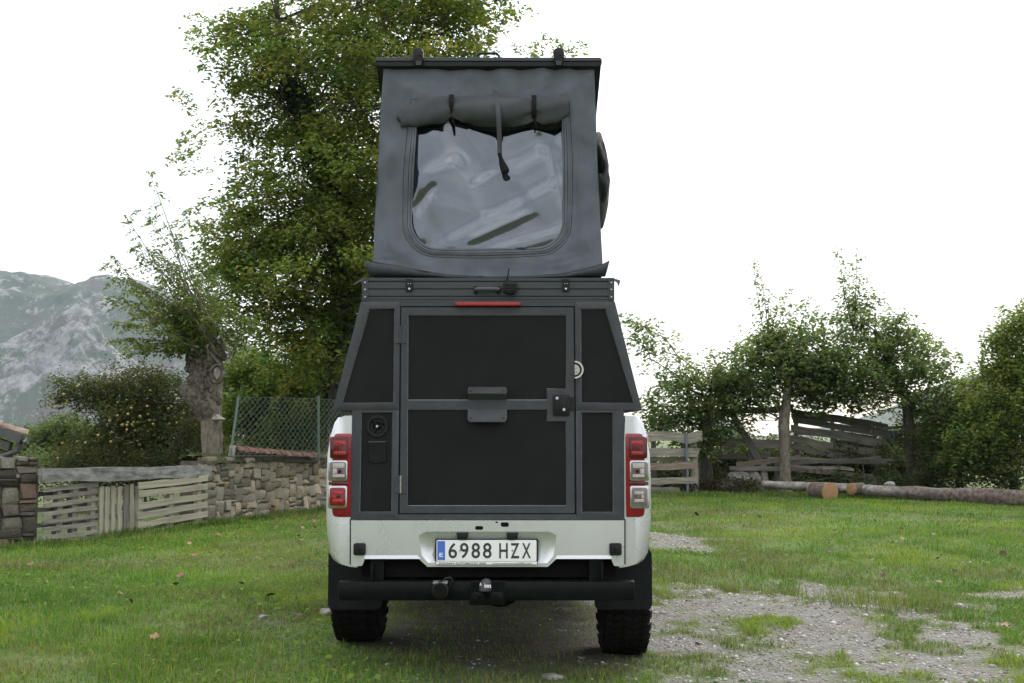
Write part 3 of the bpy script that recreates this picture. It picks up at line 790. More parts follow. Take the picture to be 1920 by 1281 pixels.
# moss, earth and grass on the wall top
bm = bmesh.new(); g = np.random.default_rng(3); K = 60
prev = None
for i in range(K+1):
    c = np.array(A_r) + ur*Lr*i/K; z = gz(*c) + .93; row = []
    for j in range(9):
        q = c - nr_*(j/8*.54 - .03); row.append(bm.verts.new((q[0], q[1], z - .07*(j in (0, 8)) + .05*math.sin(math.pi*j/8) + .05*(g.random()-.3))))
    if prev:
        for j in range(8): bm.faces.new((prev[j], prev[j+1], row[j+1], row[j]))
    prev = row
bm_obj('turf_cap', bm, pmat("wall_moss", (.035,.040,.016), (.085,.085,.03), 12, .95, bump=.8, bscale=60, c3=(.10,.075,.04)), right_wall)
n = 9000; t = g.random(n)*Lr; s = g.random(n)*.55-.06; c = np.array(A_r)[None] + ur[None]*t[:,None] - nr_[None]*s[:,None]
z = np.array([.945 + 0]) + ground_h(c[:,0], c[:,1]) - .05*(s < 0); h = .03+.09*g.random(n)**2; az = g.random(n)*2*np.pi
d = np.stack([np.cos(az), np.sin(az), 0*az],1) - np.where(s < .05, .8, 0)[:,None]*np.array([-nr_[0], -nr_[1], 0])[None]; 
p0 = np.stack([c[:,0], c[:,1], z],1); sd = np.stack([-np.sin(az), np.cos(az), 0*az],1)*.005
tip = p0 + d*(h*.7)[:,None] + np.array([0,0,1.])*(h*np.where(s < .05, .15, .9))[:,None]
V = np.stack([p0-sd, p0+sd, tip], 1).reshape(-1,3); F = np.arange(3*n).reshape(-1,3)
cc = np.array([(.06,.09,.02),(.09,.12,.03),(.05,.055,.02),(.16,.14,.05)])[g.choice(4, n, p=[.4,.25,.25,.1])]
tag(np_mesh('wall_top_grass', V, F, M['grass'], right_wall, org=WORG[right_wall.name], col=np.repeat(cc, 3, axis=0)), kind="stuff")
# moss and creeping leaves hanging over the upper stones
g = np.random.default_rng(44); LPm = []
for (px, py, rx, rz, k) in ((455,872,40,7,900),(500,884,26,13,900),(520,900,10,14,400),(526,912,9,9,260),(475,872,36,7,500),(425,870,26,5,400),(560,868,34,5,500)):
    for _ in range(k):
        x = px + g.normal(0, .5)*rx; y_ = py + g.normal(0, .5)*rz; Dw = np.interp(x, [390, 610], [16.6, 20.4]); LPm.append(list(P(x, y_, Dw - .03 - .05*g.random())))
LPm = np.array(LPm); nm_ = len(LPm); nn_ = unit(np.stack([g.normal(.3,.5,nm_), g.normal(-1,.4,nm_), g.normal(.3,.4,nm_)], 1)); dd_ = unit(np.stack([g.normal(0,.5,nm_), g.normal(0,.3,nm_), np.full(nm_,-1.)], 1))
v, f = leaf_quads(LPm, .03+.03*g.random(nm_), nn_, dd_, .6)
mc_ = np.array([(.045,.042,.018),(.06,.062,.022),(.085,.075,.03),(.06,.09,.03)])[g.choice(4, nm_, p=[.4,.3,.2,.1])]
tag(np_mesh('moss', v, f, M['leafdark'], right_wall, org=WORG[right_wall.name], col=np.repeat(mc_, 4, axis=0)), kind="stuff")
p = P(378, 872, 17.0)
v, f = lump((p.x, p.y, p.z), .10, (1, .8, .75), 4, .4, 3); o_ = np_mesh('rock', v, f, M['rock'], org=(p.x, p.y, p.z), sm=True); tag(o_, 'rounded pale grey stone on the wall end by the pollarded trunk', 'rock')

# ================================================================== BOARDS
def plank(name, p0, p1, width, thick, mat, parent=None, up=(0,0,1), seed=None, jag=.25, wob=.05):
    """a sawn board from p0 to p1 whose broad face stands along up"""
    g = np.random.default_rng(abs(hash((round(p0[0],3), round(p0[2],3), round(p1[0],3)))) % 100000 if seed is None else seed)
    p0, p1 = Vector(p0), Vector(p1); x = (p1-p0); L_ = x.length; x.normalize()
    upv = Vector(up); z = (upv - x*upv.dot(x)).normalized(); y = z.cross(x)
    bm = bmesh.new(); rows = []; k = 6
    for i in range(k+1):
        xx = -L_/2 + L_*i/k; e = width*jag*(i in (0, k)); zo = g.normal(0, width*wob); ww = width*(1+g.normal(0,.05)); yo = g.normal(0, thick*.12)
        rows.append([bm.verts.new((xx + e*(g.random()-.5), y_*thick/2+yo, z_*ww/2+zo)) for y_, z_ in ((-1,-1),(1,-1),(1,1),(-1,1))])
    for a, b_ in zip(rows, rows[1:]):
        for q in range(4): bm.faces.new((a[q], a[(q+1) % 4], b_[(q+1) % 4], b_[q]))
    bm.faces.new(rows[0]); bm.faces.new(list(reversed(rows[-1])))
    bmesh.ops.recalc_face_normals(bm, faces=list(bm.faces))
    me = bpy.data.meshes.new(name); bm.to_mesh(me); bm.free()
    mtx = Matrix((x, y, z)).transposed()
    return link(name, me, mat, parent, (p0+p1)/2, mtx.to_euler())
# gate line on the left
GA = np.array([-5.62, 13.78]); GB = np.array([-4.44, 16.45]); gu = (GB-GA)/np.linalg.norm(GB-GA); gl = np.linalg.norm(GB-GA); gn = np.array([gu[1], -gu[0]])
def G(t, z, off=0.0):
    """a point on the gate line: metres along, height over the ground, offset towards the meadow"""
    c = GA + gu*t + gn*off; return Vector((c[0], c[1], gz(*c) + z))
def tpx(px):       # metres along the gate line seen at column px
    k = (px-960)/FPX; return float((k*GA[1]-GA[0])/(gu[0]-k*gu[1]))
def zpx(px, py, off=0.0):
    t = tpx(px); c = GA + gu*t; return P(px, py, c[1]).z - gz(*c)
bmr = plank('lintel_beam', G(tpx(80), (zpx(86,878)+zpx(86,905))/2, .02), G(tpx(394), (zpx(388,877)+zpx(388,892))/2, -.02), .165, .14, M['lintel'], seed=4, jag=.2, wob=.015)
tag(bmr, 'long weathered grey beam with lichen lying across the top of the pallet gate', 'beam')
def pallet(label, x0, x1, tops, slat_w, mat, off, stringers, seed, vert=False, t_off=.022):
    """slats as pixel rows (left y, right y) or columns, nailed to stringers"""
    root = empty('pallet', G((tpx(x0)+tpx(x1))/2, 0, off), label, 'pallet', 'pallets closing the gateway')
    if not vert:
        for i, (ya, yb) in enumerate(tops):
            plank('slat', G(tpx(x0+ (i%3)*1.0), zpx(x0, ya), off), G(tpx(x1 - (i%2)*1.0), zpx(x1, yb), off), slat_w*(1 if i else 1.08), t_off, mat, root, seed=seed+i, wob=.05)
        for j, px in enumerate(stringers):
            fa = (px-x0)/(x1-x0); yt = tops[0][0]*(1-fa)+tops[0][1]*fa; yb = tops[-1][0]*(1-fa)+tops[-1][1]*fa
            plank('stringer', G(tpx(px), zpx(px, yt+2), off-.055), G(tpx(px), zpx(px, yb+7), off-.055), .085, .075, mat, root, up=(gu[0], gu[1], 0), seed=seed+20+j, wob=.02)
        for i, (ya, yb) in enumerate(tops[1::2][:3]):
            plank('slat', G(tpx(x0)+.03, zpx(x0, ya)+.05, off-.125), G(tpx(x1)-.03, zpx(x1, yb)+.04, off-.125), slat_w, .02, M['wooddark'], root, seed=seed+40+i, wob=.05)
    else:
        for i, (px, ya, yb) in enumerate(tops):
            plank('slat', G(tpx(px), zpx(px, ya), off), G(tpx(px+1), zpx(px, yb), off), slat_w, t_off, mat if i < 4 else M['woodgrey'], root, up=(gu[0], gu[1], 0), seed=seed+i, jag=.55, wob=.03)
        for j, py in enumerate(stringers):
            plank('stringer', G(tpx(x0-2), zpx(x0, py), off-.055), G(tpx(x1+2), zpx(x1, py-6), off-.055), .085, .075, mat, root, seed=seed+20+j, wob=.02)
    return root
pallet('grey weathered pallet with broken slats against the dark stone wall end', 87, 189, [(919,908),(935,922),(949,936),(965,951),(980,968),(994,982),(1009,998)], .052, M['woodgrey'], .0, [121,150,184], 300)
pallet('narrow pallet with jagged upright slats between two pallets', 192, 252, [(193,914,1011),(204,913,1012),(215,912,1010),(227,911,1009),(239,910,1007),(250,908,1006)], .068*(tpx(252)-tpx(192))/.6*.6 if False else .70*(tpx(204)-tpx(193)), M['woodlight'], .02, [926,970], 330, vert=True)
pallet('pale sturdy pallet with six broad slats leaning by the sandy wall', 257, 387, [(911,896),(926,912),(949,930),(967,946),(985,964),(1003,981)], .083, M['woodlight'], .06, [266,322,375], 360)

# ================================================================== CHAIN LINK FENCE AND TILED COPING
FA = np.array([-4.02, 17.3]); FB = np.array([-2.92, 20.9]); fu = (FB-FA)/np.linalg.norm(FB-FA)
def F_(px, py):
    k = (px-960)/FPX; t = float((k*FA[1]-FA[0])/(fu[0]-k*fu[1])); c = FA + fu*t; return P(px, py, c[1]), t
cf = empty('chain_link_fence', (FA[0], FA[1], gz(*FA)), 'sagging green grey chain link fence above the sandy stone wall', 'fence')
def fpost(px0, py0, px1, py1, r=.02):
    bm = bmesh.new(); tube(bm, [F_(px0, py0)[0], F_(px1, py1)[0]], r, 8); bm_obj('post', bm, M['post'], cf)
fpost(432, 856, 447, 744); fpost(597, 858, 597, 742, .022)
V = []; Fq = []
def wire(a, b_, r=.0042):
    a = np.array(a); b_ = np.array(b_); t = b_-a; t /= np.linalg.norm(t)+1e-9; s = np.cross(t, [.3,.9,.2]); s /= np.linalg.norm(s); u = np.cross(s, t); o = len(V)
    for c in (a, b_):
        for k in range(3): V.append(c + (s*math.cos(k*2.094)+u*math.sin(k*2.094))*r)
    for k in range(3): Fq.append((o+k, o+(k+1) % 3, o+3+(k+1) % 3, o+3+k))
def fpt(tt, h):      # along 0..Lf, height 0..1; the left end leans with its post
    return F0 + (F1-F0)*(tt/Lf) + (Ft0-F0)*h*(1-tt/Lf) + (Ft1-F1)*h*(tt/Lf)
for (q0_, q1_, t0_, t1_) in (((432,856),(597,858),(447,744),(597,748)), ((598,858),(690,862),(598,748),(690,755))):
    F0 = np.array(F_(*q0_)[0]); F1 = np.array(F_(*q1_)[0]); Ft0 = np.array(F_(*t0_)[0]); Ft1 = np.array(F_(*t1_)[0])
    Lf = np.linalg.norm(F1-F0); Hf = np.linalg.norm(Ft0-F0); st = .17; nh = int(Hf/.105*2)
    for k in range(-nh, int(Lf/st)+1):
        for sgn in (1, -1):
            pts = []
            for j in range(nh+1):
                tt = k*st + j*st/2 if sgn > 0 else k*st + (nh-j)*st/2
                if 0 <= tt <= Lf: pts.append(fpt(tt, j/nh) + np.array([0, .006*sgn*(1 if j % 2 else -1), 0]))
            for a, b_ in zip(pts[::2], pts[2::2]): wire(a, b_)
            if len(pts) % 2 == 0 and len(pts) > 1: wire(pts[-2], pts[-1])
    wire(fpt(0,1), fpt(Lf,1), .004); wire(fpt(0,.02), fpt(Lf,.02), .004)
tag(np_mesh('wire_mesh', np.array(V), np.array(Fq), M['wire'], cf, org=WORG[cf.name]), kind="stuff")
tc_ = empty('tiled_coping', tuple(F_(440, 850)[0]), 'low coping of red clay tiles behind the chain link fence', 'coping')
def C_(px, py, dy=.35): 
    p, t = F_(px, py); return P(px, py, p.y + dy)
bm = bmesh.new(); tube(bm, [C_(436,856,.45), C_(520,860,.45), C_(592,863,.45)], .06, 8); bm_obj('core', bm, M['mortar'], tc_)
for i in range(15):
    f0, f1 = i/15, (i+1.12)/15
    a = C_(437+f0*153, 838+f0*14+1.5*(i % 2)); b_ = C_(437+f1*153, 837+f1*14+1.5*(i % 2)); ax = (b_-a).normalized(); s = ax.cross(Vector((0,0,1))).normalized()
    bm = bmesh.new(); rows = []
    for c, r in ((a, .115), (b_, .10)):
        rows.append([bm.verts.new(c + s*r*math.cos(q) + Vector((0,0,1))*(r*.75*math.sin(q)-.06)) for q in np.linspace(0, math.pi, 8)] + [bm.verts.new(c + s*(r-.02)*math.cos(q) + Vector((0,0,1))*((r-.02)*.75*math.sin(q)-.06)) for q in np.linspace(math.pi, 0, 8)])
    for q in range(16): bm.faces.new((rows[0][q], rows[0][(q+1) % 16], rows[1][(q+1) % 16], rows[1][q]))
    for rr in rows:
        for q in range(7): bm.faces.new((rr[q], rr[q+1], rr[14-q], rr[15-q]))
    bm_obj('roof_tile', bm, M['terracotta'], tc_)
c = F_(436, 846)[0]; bm = bmesh.new(); box(bm, (c.x, c.y-.03, c.z), (.09, .03, .17), Matrix.Rotation(.12, 3, 'Y')); o_ = bm_obj('stone_slab', bm, M['rock'], bevel=.006)
tag(o_, 'small pale slab standing at the left foot of the chain link fence', 'slab')

# ================================================================== ROOF CORNER AT THE LEFT EDGE
Yr = 14.6
sh_ = empty('stone_shed', (P(-60, 900, Yr).x, Yr, gz(P(-60,900,Yr).x, Yr)), 'corner of an old tiled shed roof with gutter at the left edge', 'shed')
e0 = P(44, 817, Yr); e1 = P(-260, 712, Yr)         # verge line of the roof climbing to the left
slope = (e1-e0); dep = Vector((-.50, .95, 0))
bm = bmesh.new(); th = Vector((0,0,.05))
vs = [e0, e1, e1+dep, e0+dep]; a = [bm.verts.new(v) for v in vs]; b_ = [bm.verts.new(v-th) for v in vs]
bm.faces.new(a); bm.faces.new(list(reversed(b_)))
for i in range(4): bm.faces.new((a[i], b_[i], b_[(i+1) % 4], a[(i+1) % 4]))
bm_obj('roof_deck', bm, M['wooddark'], sh_)
sl = slope.normalized(); L_ = slope.length; across = dep.normalized(); nrm = sl.cross(across); nrm = nrm if nrm.z > 0 else -nrm
for r_ in range(3):
    for k in range(6):
        a0 = e0 + dep*((r_+.2)/3) + sl*(k*.36 - .04); a1 = a0 + sl*.42
        bm = bmesh.new(); rows = []
        for c, r, lift in ((a0, .105, .035), (a1, .085, .012)):
            rows.append([bm.verts.new(c + across*r*math.cos(q) + nrm*(r*.7*math.sin(q)+lift)) for q in np.linspace(0, math.pi, 7)] + [bm.verts.new(c + across*(r-.016)*math.cos(q) + nrm*((r-.016)*.7*math.sin(q)+lift)) for q in np.linspace(math.pi, 0, 7)])
        for q in range(14): bm.faces.new((rows[0][q], rows[0][(q+1) % 14], rows[1][(q+1) % 14], rows[1][q]))
        for rr in rows:
            for q in range(6): bm.faces.new((rr[q], rr[q+1], rr[12-q], rr[13-q]))
        bm_obj('roof_tile', bm, M['oldtile'], sh_)
plank('verge_board', P(40, 824, Yr-.02), P(-260, 722, Yr-.02), .09, .03, M['zinc'], sh_, seed=2, wob=.01)
bm = bmesh.new(); gp0 = e0 + Vector((.05, -.05, -.02)); gp1 = e0 + dep + Vector((.05, .05, -.02)); rows = []
for c in (gp0, gp1): rows.append([bm.verts.new(c + Vector((.065*math.cos(q), 0, .065*math.sin(q)))) for q in np.linspace(math.pi, 2*math.pi, 9)] + [bm.verts.new(c + Vector((.058*math.cos(q), 0, .058*math.sin(q)))) for q in np.linspace(2*math.pi, math.pi, 9)])
for q in range(18): bm.faces.new((rows[0][q], rows[0][(q+1) % 18], rows[1][(q+1) % 18], rows[1][q]))
bm.faces.new([rows[0][q] for q in range(18)])
bm_obj('gutter', bm, M['zinc'], sh_)
bm = bmesh.new(); tube(bm, [P(38,818,Yr+.1), P(37,834,Yr+.1), P(31,846,Yr+.08), P(15,852,Yr+.05), P(-8,860,Yr+.03), P(-30,868,Yr), P(-40,880,Yr), P(-40,1020,Yr)], .040, 10); bm_obj('downpipe', bm, M['zinc'], sh_)
wx = P(-60, 850, Yr).x
bm = bmesh.new(); box(bm, (wx-1.5, Yr+.55, .6), (2.6, .7, 1.5)); bm_obj('wall', bm, M['plaster'], sh_)
plank('beam', P(20, 838, Yr+.06), P(-200, 770, Yr+.06), .11, .10, M['wooddark'], sh_, seed=9, wob=.01)

# ================================================================== FENCES AND TIMBER ON THE RIGHT
def Pg(px, Y): x = (px-960)/FPX*Y; return Vector((x, Y, gz(x, Y)))
def fence(name, label, planks, posts, org, cat='fence', mats=('woodgrey',), group=None):
    root = empty(name, Pg(*org), label, cat, group)
    for i, (xa, ya, Ya, xb, yb, Yb_, w) in enumerate(planks):
        plank('plank', P(xa, ya, Ya), P(xb, yb, Yb_), S(w, Ya), .028, M[mats[i % len(mats)]], root, seed=int(xa*3+ya+i), wob=.10, jag=.8)
    for i, (px, y0, Y, r, mt) in enumerate(posts):
        bm = bmesh.new(); a = P(px, y0, Y); b_ = Pg(px, Y); b_.z -= .05
        tube(bm, [b_, b_*.65+a*.35+Vector((.008,0,0)), b_*.3+a*.7-Vector((.006,0,0)), a], [r*1.08, r, r*.95, r*.9], 9); bm_obj('post', bm, M[mt], root)
    return root
fence('plank_fence', 'short fence of five rough grey boards beside the right tail light', [(1170,820,25.2,1312,819,25.4,18),(1170,849,25.2,1310,848,25.4,15),(1170,877,25.1,1308,872,25.3,13),(1170,903,25.1,1307,900,25.3,12),(1170,919,25.1,1276,921,25.3,13),(1172,862,25.5,1290,861,25.6,8)],
      [(1300,818,25.55,.095,'woodgrey'),(1287,812,25.3,.03,'sheet'),(1225,815,25.6,.06,'wooddark'),(1281,820,25.65,.06,'wooddark')], (1250,25.4), mats=('woodgrey','woodgrey','woodbrown','woodgrey'))
fence('plank_fence', 'middle fence of long sagging boards behind the thick pale trunk', [(1310,828,26.6,1480,832,26.4,16),(1330,773,26.8,1485,767,26.4,12),(1380,872,26.3,1500,858,26.2,9),(1370,878,26.2,1480,880,26.0,8),(1440,862,26.4,1660,866,26.2,9),(1460,871,26.2,1650,858,26.0,6),(1480,879,26.0,1640,893,25.8,8),(1470,874,26.1,1600,880,25.9,6),(1500,866,26.3,1720,862,26.2,5),(1315,857,26.7,1445,855,26.6,10)],
      [(1316,800,26.75,.09,'wooddark'),(1408,838,26.6,.08,'wooddark'),(1432,870,26.2,.085,'woodgrey'),(1456,866,26.3,.075,'wooddark'),(1572,850,26.7,.06,'wooddark')], (1480,26.4), mats=('woodgrey','wooddark','woodbrown','woodgrey'))
plank('plank', P(1374,778,26.5), P(1425,866,26.3), S(13,26.4), .03, M['wooddark'], None, up=(1,0,.4), seed=3).name = 'leaning_board'
tag(bpy.data.objects['leaning_board'], 'single dark board leaning steeply left of the thick pale trunk', 'board')
fence('board_panel', 'collapsed panel of grey boards sloping down from the thick pale trunk', [(1483,772,26.9,1660,800,26.9,15),(1486,787,26.85,1668,817,26.85,12),(1484,803,26.8,1655,832,26.8,14),(1482,822,26.75,1640,848,26.75,13),(1484,838,26.7,1600,858,26.7,11)],
      [(1492,768,27.0,.06,'wooddark'),(1560,780,27.0,.05,'wooddark'),(1640,796,27.0,.05,'wooddark')], (1560,26.9), 'fence panel', ('wooddark','wooddark','woodgrey','woodgrey'))
fence('plank_fence', 'low run of mossy boards sloping into the brambles', [(1706,826,26.2,1800,842,25.9,14),(1712,848,26.1,1830,868,25.7,12),(1716,866,26.0,1845,886,25.6,13),(1712,882,25.9,1830,900,25.5,11),(1650,805,26.5,1780,790,26.3,5)],
      [(1722,815,26.3,.05,'wooddark'),(1790,830,26.0,.05,'wooddark')], (1770,26), mats=('woodgrey','woodgrey','woodbrown'))
for i, (q, lab) in enumerate(((((1560,806,27.6),(1640,818,27.6),(1640,842,27.7),(1556,828,27.7)), 'pale bluish metal sheet glimpsed behind the collapsed board panel'), (((1650,812,27.8),(1700,803,27.8),(1706,828,27.9),(1654,840,27.9)), 'bluish metal sheet glimpsed between the hedge tree stems'))):
    c4 = [P(*k) for k in q]; bm = bmesh.new(); nu = 24; rr = []
    for a in range(nu+1):
        f = a/nu; t_ = c4[0]*(1-f)+c4[1]*f; b_ = c4[3]*(1-f)+c4[2]*f; off_ = Vector((0, .018*math.sin(a*math.pi/2), 0))
        rr.append((bm.verts.new(t_+off_), bm.verts.new(b_+off_), bm.verts.new(b_+off_+Vector((0,.006,0))), bm.verts.new(t_+off_+Vector((0,.006,0)))))
    for a, b_ in zip(rr, rr[1:]):
        for k in range(4): bm.faces.new((a[k], a[(k+1) % 4], b_[(k+1) % 4], b_[k]))
    bm.faces.new(rr[0]); bm.faces.new(list(reversed(rr[-1])))
    # legs down to the ground so the sheet leans on something
    for f in (.1, .9):
        t_ = c4[3]*(1-f)+c4[2]*f; tube(bm, [Vector((t_.x, t_.y+.05, gz(t_.x, t_.y)-.05)), Vector((t_.x, t_.y+.03, t_.z+.3))], .025, 6)
    tag(bm_obj('metal_sheet', bm, M['sheet']), lab, 'metal sheet')
# far pitched roof and small blue grey gable beyond the fence
bm = bmesh.new(); Yq = 70.0
prism(bm, [XZ(1352,832,Yq), XZ(1400,832,Yq), XZ(1402,812,Yq), XZ(1378,790,Yq), XZ(1352,812,Yq)], Yq, Yq+7); o_ = bm_obj('barn', bm, M['sheet']); tag(o_, 'small blue grey gable far beyond the hedge trees', 'barn')

# the long log with a paler end, and the sawn stump of wood before it
def log(name, label, cat, pts, rad, mat, seed, cut=True, amp=.06, n=16):
    root = empty(name, tuple(pts[0]), label, cat)
    trunk_mesh('trunk', pts, rad, M[mat], root, seed, n, 0, amp, 6)
    for c, d, r in ((pts[0], Vector(pts[0])-Vector(pts[1]), rad[0]), (pts[-1], Vector(pts[-1])-Vector(pts[-2]), rad[-1])):
        d = d.normalized(); s = d.cross(Vector((0,.1,1))).normalized(); u = s.cross(d)
        bm = bmesh.new(); rr = [[bm.verts.new(Vector(c)+d*e+(s*math.cos(k*math.pi/8)+u*math.sin(k*math.pi/8))*r*q) for k in range(16)] for e, q in ((-.02,1.02),(.012,1.0),(.014,.97))]
        for a, b_ in zip(rr, rr[1:]):
            for k in range(16): bm.faces.new((a[k], a[(k+1) % 16], b_[(k+1) % 16], b_[k]))
        bm.faces.new(rr[-1]); bm_obj('cut_end', bm, M['cutwood'], root)
    return root
def Lp(px, py, Y, r): p = P(px, py, Y); return (p.x, p.y, max(p.z, gz(p.x, p.y)+r*.8))
lg1 = log('log', 'long fallen log with pale lichened bark turning brown lying before the fence', 'log', [Lp(1432,908,24.6,.08), Lp(1500,912,24.2,.095), Lp(1600,917,23.7,.11), Lp(1690,923,23.0,.125), Lp(1760,928,22.4,.145), Lp(1850,934,21.7,.16), Lp(1960,939,20.9,.17), Lp(2150,948,19.6,.18)], [.075,.09,.11,.125,.145,.16,.168,.175], 'logbark', 71, amp=.16, n=22)
M['palelog'] = pmat("log_bark_pale_to_brown", (.085,.07,.058), (.30,.285,.26), 9, .95, bump=1.0, bscale=34, c3=(.42,.40,.36))
nt = M['palelog'].node_tree; N, L = nt.nodes.new, nt.links.new; bs = nt.nodes["Principled BSDF"]
src_ = bs.inputs["Base Color"].links[0].from_socket
tcx = N("ShaderNodeTexCoord"); sx = N("ShaderNodeSeparateXYZ"); L(tcx.outputs["Object"], sx.inputs[0])
nzl = N("ShaderNodeTexNoise"); nzl.inputs["Scale"].default_value = 2.2; nzl.inputs["Detail"].default_value = 6; L(tcx.outputs["Object"], nzl.inputs["Vector"])
ml = N("ShaderNodeMath"); ml.operation = 'MULTIPLY_ADD'; ml.inputs[1].default_value = 2.6; L(nzl.outputs[0], ml.inputs[0]); L(sx.outputs["X"], ml.inputs[2])
mrl = N("ShaderNodeMapRange"); mrl.inputs[1].default_value = 2.9; mrl.inputs[2].default_value = 4.3; L(ml.outputs[0], mrl.inputs[0])
brn = N("ShaderNodeTexNoise"); brn.inputs["Scale"].default_value = 14; brn.inputs["Detail"].default_value = 6; L(tcx.outputs["Object"], brn.inputs["Vector"])
brr = N("ShaderNodeValToRGB"); brr.color_ramp.elements[0].position = .35; brr.color_ramp.elements[0].color = (.05,.038,.03,1); brr.color_ramp.elements[1].position = .7; brr.color_ramp.elements[1].color = (.17,.13,.105,1); L(brn.outputs[0], brr.inputs[0])
mxl = N("ShaderNodeMix"); mxl.data_type = 'RGBA'; L(mrl.outputs[0], mxl.inputs[0]); L(src_, mxl.inputs[6]); L(brr.outputs[0], mxl.inputs[7]); L(mxl.outputs[2], bs.inputs["Base Color"])
[c_ for c_ in lg1.children if c_.name.startswith('trunk')][0].data.materials[0] = M['palelog']
def cutblock(px, py, Y, r, yaw, label, ln=.5):
    p = P(px, py, Y); d = Vector((math.sin(yaw), math.cos(yaw), 0)); z = max(p.z, gz(p.x, p.y)+r*.85); a = Vector((p.x, p.y, z)); return log('log_piece', label, 'log piece', [tuple(a), tuple(a+d*ln*.5), tuple(a+d*ln)], [r, r*1.02, r], 'logbark', int(px))
cutblock(1556, 929, 23.0, .185, -.3, 'short sawn log with round orange cut face in the grass before the long log', .55)
cutblock(1596, 917, 23.4, .12, .9, 'small log piece with orange cut face against the pale log', .35)
# loose rocks
def rock(px, py, Y, r, sc, label, seed, lift=.5, on=None):
    p = P(px, py, Y); z = gz(p.x, p.y) + r*sc[2]*lift if on is None else on
    v, f = lump((p.x, Y, z), r, sc, seed, .5, 3); o_ = np_mesh('rock', v, f, M['rock'], org=(p.x, Y, z)); 
    tag(o_, label, 'rock'); return o_
rock(1370, 898, 25.9, .17, (1.25,.8,.85), 'pale angular rock at the left of the stone heap under the fence', 81)
rock(1392, 902, 25.8, .16, (1.1,.8,.7), 'flat pale rock at the right of the stone heap under the fence', 82)
rock(1382, 880, 26.1, .24, (1.2,.8,1.0), 'big rounded grey rock topping the stone heap under the fence', 83, .9)
rock(1417, 884, 26.2, .21, (1.0,.8,1.1), 'dark upright boulder between the stone heap and the thick trunk', 84, .8)
rock(1398, 916, 25.3, .14, (1.1,.8,.6), 'low mossy stone in the grass near the pale log end', 85)
rock(1669, 909, 23.25, .07, (1.5,.9,.7), 'small grey stone lying on top of the pale log', 86, on=P(1669,908,23.25).z)
rock(611, 1164, 7.9, .040, (1.2,.9,.8), 'white stone in the grass beside the left rear tyre', 87, .6)
rock(491, 1176, 7.75, .026, (1.2,.9,.7), 'white stone on bare earth further left of the pickup', 88, .6)
rock(1038, 1278, 6.25, .05, (1.3,1,.4), 'flat pale stone at the bottom edge of the gravel', 89, .1)

# ------------------------------------------------------------------ fallen leaves
g = np.random.default_rng(91); LM = []
for k in range(5):
    bm = bmesh.new(); nn = 10; c = bm.verts.new((0,0,.012)); rr = []
    for i in range(nn):
        a = 2*math.pi*i/nn; r = .045*(1 + .35*math.cos(a) + .18*math.cos(5*a+k))*(.9+.2*g.random()); rr.append(bm.verts.new((r*math.cos(a), r*math.sin(a)*.75, .008+.022*g.random())))
    for i in range(nn): bm.faces.new((c, rr[i], rr[(i+1) % nn]))
    me = bpy.data.meshes.new('fallen_leaf'); bm.to_mesh(me); bm.free(); smooth(me, 180); LM.append(me)
spots = [(485,1065,0),(335,1125,1),(345,1107,1),(252,1160,0),(240,1155,0),(460,1125,0),(172,1158,0),(512,1148,0),(570,1030,1),(553,1078,0),(590,985,1),(565,1020,1),(480,1037,1),(415,1015,1),(360,1040,1),(370,1060,1),(592,1002,1),(570,1002,1),(525,1000,1),(88,1078,0),(68,1077,1),
         (1303,969,0),(1420,975,0),(1482,1004,0),(1520,1017,1),(1543,1015,2),(1681,1000,0),(1684,1018,1),(1552,1038,0),(1629,1054,0),(1755,1050,2),(1811,1064,0),(1868,1046,2),(1812,1098,0),(1749,1097,0),(1780,1072,1),(1648,1081,2),(1305,1223,1),(1740,1010,0),(1250,1066,0),(1390,970,1),(1632,978,1),(1560,1000,2),(1868,1179,1),(560,1190,0),(300,1240,1),(700,1230,0)]
M['leafbrown2'] = pmat("dark_dead_leaf", (.05,.03,.02), (.10,.06,.035), 6, .8, per_obj=.3)
for i, (px, py, c) in enumerate(spots):
    D = FPX*CAM_H/(py-808); x = (px-960)/FPX*D; z = gz(x, D)
    mt = (M['deadleaf'], M['orangeleaf'], M['leafbrown2'])[c]
    me = LM[i % 5].copy(); me.materials.clear(); me.materials.append(mt)
    o_ = link('fallen_leaf', me, None, None, (x, D, z + .022 + .02*g.random() + .001*D), (g.normal(0,.35)+.25, g.normal(0,.35), g.random()*6.28)); s = (.5+.4*g.random())*(1.0+.012*D); o_.scale = (s, s, s)
    if px < 620:
        side = 'at the far left of the lawn' if px < 130 else ('in the near grass left of the pickup' if py > 1095 else ('on the lawn close to the pickup side below the sandy wall' if px > 500 else 'on the lawn in front of the pale pallet'))
    elif px < 1200: side = 'on the dark ground just behind the pickup'
    else:
        side = 'on the far grass before the log' if py < 985 else ('by the gravel on the near right' if py > 1120 else ('on the grass towards the right edge' if px > 1700 else ('near the dry grass tussock' if py > 1040 else 'in the middle of the right lawn')))
    hue = ('reddish brown', 'pale orange', 'dark brown')[c]
    tag(o_, '%s fallen leaf %s' % (hue, side), 'leaf', '%s fallen leaves %s' % (hue, side))
